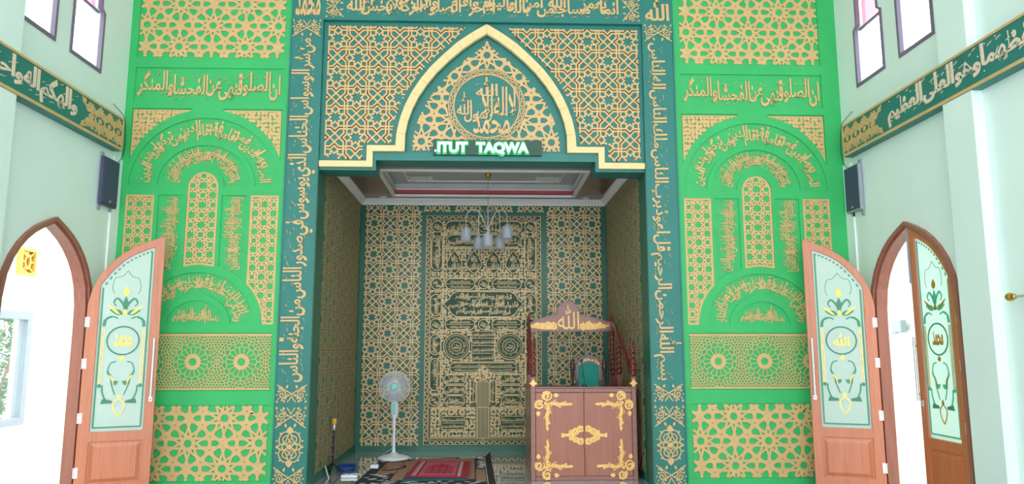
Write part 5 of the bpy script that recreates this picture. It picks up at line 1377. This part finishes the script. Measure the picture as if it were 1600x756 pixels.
# ---- arched door leaves
LW = .68
def leaf_top(u, top_in=0.0):
    """height of the curved head at distance u from the hinge"""
    d = .69 - u - .01; d = max(0.0, LW - u)
    pts = ARCH[1:]
    for (d0, z0), (d1, z1) in zip(pts, pts[1:]):
        if d1 <= d <= d0: return z0 + (z1 - z0) * (d0 - d) / (d0 - d1) - top_in
    return pts[0][1] - top_in
def make_leaf(label, loc, rz, mir, txt, group, bolt):
    """leaf in local space: hinge on the z axis, opening edge at +-LW on x, seen face towards -y"""
    R_ = empty('door_leaf', loc, label, 'door leaf', group, True, rz)
    fr = lambda w0: (lambda u, v, w: (mir * u, -w0 - w, v))
    def fix(g):
        if mir < 0: g.f = [tuple(reversed(f)) for f in g.f]
        return g
    us = [LW * i / 24 for i in range(25)]
    head = [(u, leaf_top(u)) for u in us if leaf_top(u) > 1.71]
    out = [(0, .012), (LW, .012)] + [(u, z) for u, z in reversed(head)] + [(0, 1.70)]
    gi = [(.105, .66), (.585, .66)]
    cut = []
    for i in range(25):
        u = .585 - .48 * i / 24
        z = min(leaf_top(min(LW, u + .0)) - .085, 2.56) - .05 * max(0, (.32 - u) / .25); cut.append((u, z))
    gl = gi + cut
    pn = rect(.105, .15, .59, .56)
    g = G(); g.prism([out, gl, pn], fr(-.02), 0, .04); obj('frame', fix(g), MT['doorwood'], R_, bevel=.004)
    g = G(); g.prism([[(u, v) for u, v in gl]], fr(-.004), 0, .008); gp = obj('glass_pane', fix(g), MT['frost'], R_)
    F2 = fr(.0045)
    # etched bands and flowers
    g = G(); cu = .345
    ins = [(u * .90 + cu * .10, .70 + (v - .66) * .955) for u, v in gl]
    for i in range(len(ins)):
        if i % 2 == 0 or i < 2: g.strip(ins[i], ins[(i + 1) % len(ins)], .016, F2, 0, .002, 0)
    for s in (-1, 1):
        g.ribbon(catmull([(cu + s * .16, 1.12), (cu + s * .155, 1.05), (cu + s * .12, .97), (cu + s * .06, .945)], 5), [.016] * 15 + [.008], F2, 0, .003)
        g.prism([[(cu + s * .06, .965), (cu + s * .15, .985), (cu + s * .165, .935), (cu + s * .06, .94)]], F2, 0, .003)
        g.ribbon(catmull([(cu + s * .05, 1.36), (cu + s * .10, 1.34), (cu + s * .12, 1.26), (cu + s * .085, 1.20), (cu + s * .075, 1.12), (cu + s * .04, 1.02)], 5), [.012] * 10 + [.02] * 10 + [.012] * 5 + [.006], F2, 0, .003)
        leaf(g, (cu + s * .07, 1.13), radians(90 + s * 60), .06, .04, F2, 0, .003)
        g.ribbon(catmull([(cu + s * .185, 1.72), (cu + s * .17, 1.79), (cu + s * .11, 1.82), (cu + s * .06, 1.80)], 5), [.03] * 5 + [.022] * 5 + [.014] * 5 + [.008], F2, 0, .003)
        g.ribbon(catmull([(cu, 1.88), (cu + s * .03, 1.96), (cu + s * .08, 2.01), (cu + s * .11, 1.965), (cu + s * .085, 1.93)], 5), [.02] * 5 + [.022] * 5 + [.018] * 5 + [.012] * 5 + [.008], F2, 0, .003)
        leaf(g, (cu + s * .02, 1.85), radians(90 - s * 72), .13, .05, F2, 0, .003)
        g.ribbon(catmull([(cu + s * .0, 2.30), (cu + s * .05, 2.24), (cu + s * .11, 2.22), (cu + s * .13, 2.12), (cu + s * .11, 2.06)], 5), [.006] * 21, F2, 0, .002)
        g.disc((cu + s * .187, 1.115), .02, F2, 0, .003, 10)
    g.prism([circ((cu, 1.574), .155, 32, .152), circ((cu, 1.574), .140, 32, .137)], F2, 0, .003)
    leaf(g, (cu, 1.90), radians(90), .13, .05, F2, 0, .003)
    obj('etched_flowers', fix(g), MT['etch'], gp)
    g = G()
    for s in (-1, 1):
        for d in (.178, .196): g.strip((cu + s * d, 1.135), (cu + s * d, 1.70), .0055, F2, 0, .004)
        leaf(g, (cu + s * .05, 1.845), radians(90 - s * 50), .15, .022, F2, 0, .004)
        g.ribbon(catmull([(cu + s * .10, 1.22), (cu + s * .075, 1.18), (cu + s * .06, 1.12)], 4), [.006, .012, .014, .014, .012, .01, .008, .006, .004], F2, 0, .004)
        g.ribbon(catmull([(cu, .985), (cu + s * .05, .93), (cu + s * .035, .86), (cu, .805)], 5), .010, F2, 0, .004)
    leaf(g, (cu, 2.04), radians(90), .09, .05, F2, 0, .004); leaf(g, (cu, 1.84), radians(90), .06, .035, F2, 0, .004)
    leaf(g, (cu, 1.37), radians(90), .05, .04, F2, 0, .004); leaf(g, (cu, .975), radians(90), .05, .03, F2, 0, .004)
    obj('gold_outlines', fix(g), MT['brass'], gp)
    g = G(); tv, tf = glyphs(shape(txt), .02, 2); a_ = max(v[0] for v in tv); b0 = min(v[1] for v in tv); b1 = max(v[1] for v in tv)
    if mir < 0: wp = wbox(cu + .08, 1.515, cu - .08, 1.65)
    else: wp = wbox(cu - .08, 1.515, cu + .08, 1.65)
    g.textmesh([(x / a_, (y - b0) / (b1 - b0), z) for x, y, z in tv], tf, wp, F2, 0, .004)
    obj('gold_lettering', g, MT['brass'], gp)
    g = G(); g.prism([pn], fr(-.008), 0, .016)
    A = rect(.12, .165, .575, .545); B = rect(.155, .20, .54, .51); f_ = fr(.008)
    vs = [f_(u, v, 0) for u, v in A] + [f_(u, v, .009) for u, v in B]
    g.add(vs, [(4, 5, 6, 7)] + [(i, (i + 1) % 4, 4 + (i + 1) % 4, 4 + i) for i in range(4)]); obj('raised_panel', fix(g), MT['doorwood'], R_)
    g = G(); hu = mir * .637
    g.tube([(hu, -.062, .995), (hu, -.062, 1.60)], .013, 10); ha = obj('pull_handle', g, MT['steel'], R_)
    for z in (1.06, 1.515): g = G(); g.tube([(hu, -.0205, z), (hu, -.062, z)], .010, 8); obj('standoff', g, MT['chrome'], ha)
    g = G(); g.box((hu - .018, -.027, .945), (hu + .018, -.0205, 1.0)); lk = obj('lock_plate', g, MT['steel'], R_, bevel=.003)
    g = G(); g.lathe([(0, -.0275), (.009, -.0275), (.009, -.030), (0, -.031)], (hu, 0, .972), 12, 'y'); obj('keyhole_rose', g, MT['grey'], lk)
    for z in (.27, .80, 1.34, 1.76):
        g = G(); g.tube([(-mir * .004, -.026, z - .05), (-mir * .004, -.026, z + .05)], .0075, 8); g.box((mir * .001, -.0215, z - .05), (mir * .03, -.0203, z + .05)); obj('hinge', g, MT['hingew'], R_)
    if bolt:
        g = G(); g.box((mir * (LW - .012), -.026, 2.12), (mir * (LW + .014), -.0203, 2.66)); g.box((mir * (LW - .005), -.032, 2.12), (mir * (LW + .006), -.026, 2.6)); obj('flush_bolt', g, MT['grey'], R_)
    return R_
make_leaf('open arched door leaf with frosted green-etched glass swung in from the left doorway', (-4.09 + .052, -.545, 0), atan2(.27, .62), 1, 'محمد', 'arched door leaves', False)
make_leaf('open arched door leaf with frosted green-etched glass swung in from the right doorway', (XR - .052, -.545, 0), -atan2(.27, .62), -1, 'الله', 'arched door leaves', False)
make_leaf('closed arched door leaf, still in its frame, in the near half of the right doorway', (XR + .01, YD - .683, 0), -pi / 2, -1, 'محمد', 'arched door leaves', True)

# ---- curtain rod end on the right wall
CRD = empty('curtain_rod', (XR - .1, -2.72, 1.87), 'brass ball finial and rod sticking into view by the right wall pilaster', 'curtain rod')
g = G(); g.tube([(XR - .1, -2.69, 1.885), (XR - .1, -4.6, 1.885)], .011, 10); obj('rod', g, MT['steel'], CRD)
g = G(); g.lathe([(0, .05), (.018, .046), (.03, .03), (.034, .01), (.028, -.012), (.012, -.024), (.02, -.032), (.02, -.045), (.011, -.05)], (0, 0, 0), 16, 'y')
g.v = [(x + XR - .1, y - 2.66, z + 1.885) for x, y, z in g.v]; obj('finial', g, MT['brass'], CRD)
g = G(); g.box((XR - .11, -2.90, 1.865), (XR - .0005, -2.88, 1.905)); obj('bracket', g, MT['brass'], CRD)

# ================================================================== OUTSIDE THE DOORS
WN = empty('house_window', (-6.5, 2.08, .45), 'grey framed window in the white wall outside the left doorway', 'window')
g = G(); g.prism([rect(1.56, .44, 2.62, 2.01), rect(1.66, .54, 2.50, 1.90)], LEFTF(-6.4995), -.1, .13); obj('frame', g, MT['grey'], WN, bevel=.006)
g = G(); g.prism([rect(1.66, .54, 2.50, 1.90)], LEFTF(-6.53), 0, .006); obj('pane', g, MT['clear'], WN)
VB = empty('vent_block', (-6.5, 2.35, 2.52), 'yellow pierced ventilation block high in the white wall outside the left doorway', 'vent')
g = G(); fr = LEFTF(-6.4992); g.prism([rect(2.17, 2.52, 2.53, 2.90), rect(2.21, 2.56, 2.49, 2.86)], fr, 0, .06); obj('block_frame', g, MT['yellow'], VB)
g = G(); g.prism([rect(2.211, 2.561, 2.489, 2.859)], fr, 0, .012); obj('back_plate', g, MT['brass'], VB)
g = G(); g.prism([circ((2.35, 2.71), .075, 20, .11), circ((2.35, 2.71), .045, 20, .075)], fr, .012, .035)
for a, b in (((2.215, 2.565), (2.30, 2.63)), ((2.485, 2.565), (2.40, 2.63)), ((2.215, 2.855), (2.30, 2.79)), ((2.485, 2.855), (2.40, 2.79)), ((2.215, 2.71), (2.275, 2.71)), ((2.425, 2.71), (2.485, 2.71))): g.strip(a, b, .02, fr, .012, .035)
obj('pierced_pattern', g, MT['yellow'], VB)
FLD = empty('floodlight', (6.1, 2.75, 1.45), 'grey square floodlight fixed to the white wall outside the right doorway', 'light')
g = G(); g.box((6.075, 2.31, 1.72), (6.155, 2.60, 1.90)); obj('housing', g, MT['grey'], FLD, bevel=.01)
g = G(); g.box((6.068, 2.33, 1.735), (6.0745, 2.58, 1.885)); obj('lens', g, MT['shade'], FLD)
g = G(); g.box((6.155, 2.36, 1.76), (6.1995, 2.40, 1.80)); g.box((6.155, 2.51, 1.76), (6.1995, 2.55, 1.80)); g.tube([(6.17, 2.60, 1.72), (6.17, 2.82, 1.70), (6.199, 2.84, 1.70)], .012, 8); obj('bracket', g, MT['grey'], FLD)
g = G(); g.box((6.14, 2.62, 1.74), (6.1992, 2.70, 1.86)); obj('added_green_block', g, MT['leaf'], FLD)  # added green block imitating the green glow beside the floodlight

def shrub(x, y, h, r, seed, label):
    rd = random.Random(seed)
    S = empty('shrub', (x, y, -.05), label, 'shrub', 'shrubs beyond the outer wall')
    g = G()
    for k in range(7):
        a = rd.random() * 6.28; g.tube(catmull([(x, y, -.05), (x + r * .2 * cos(a), y + r * .2 * sin(a), h * .4), (x + r * .6 * cos(a), y + r * .6 * sin(a), h * rd.uniform(.7, .95))], 4), [.03 - .0028 * i for i in range(9)], 6)
    obj('stems', g, MT['rugtan'], S)
    g = G()
    for k in range(1300):
        t = rd.random(); a = rd.random() * 6.28; rr = r * (.3 + .7 * sqrt(rd.random())) * (1 - .5 * (t - .5) ** 2)
        c = Vector((x + rr * cos(a), y + rr * sin(a), h * (.12 + .88 * t)))
        d = Vector((cos(a) + rd.uniform(-.8, .8), sin(a) + rd.uniform(-.8, .8), rd.uniform(-.8, .5))).normalized(); sd_ = d.cross(Vector((rd.uniform(-1, 1), rd.uniform(-1, 1), 1))).normalized()
        L, W_ = rd.uniform(.12, .24), rd.uniform(.03, .05); n_ = d.cross(sd_) * .012
        g.add([c, c + d * L * .5 + sd_ * W_ + n_, c + d * L, c + d * L * .5 - sd_ * W_ + n_], [(0, 1, 2, 3)])
    obj('foliage', g, MT['leaf'], S)
shrub(-8.0, 4.2, 2.5, .8, 1, 'leafy green shrub seen through the grey framed window, in front of the other')
shrub(-9.7, 6.3, 2.9, 0.9, 2, 'taller leafy shrub behind the other, seen through the grey framed window')

bpy.data.objects.remove(_fo); bpy.data.curves.remove(_fc)
for o in bpy.data.objects:
    if '_local' in o: del o['_local']
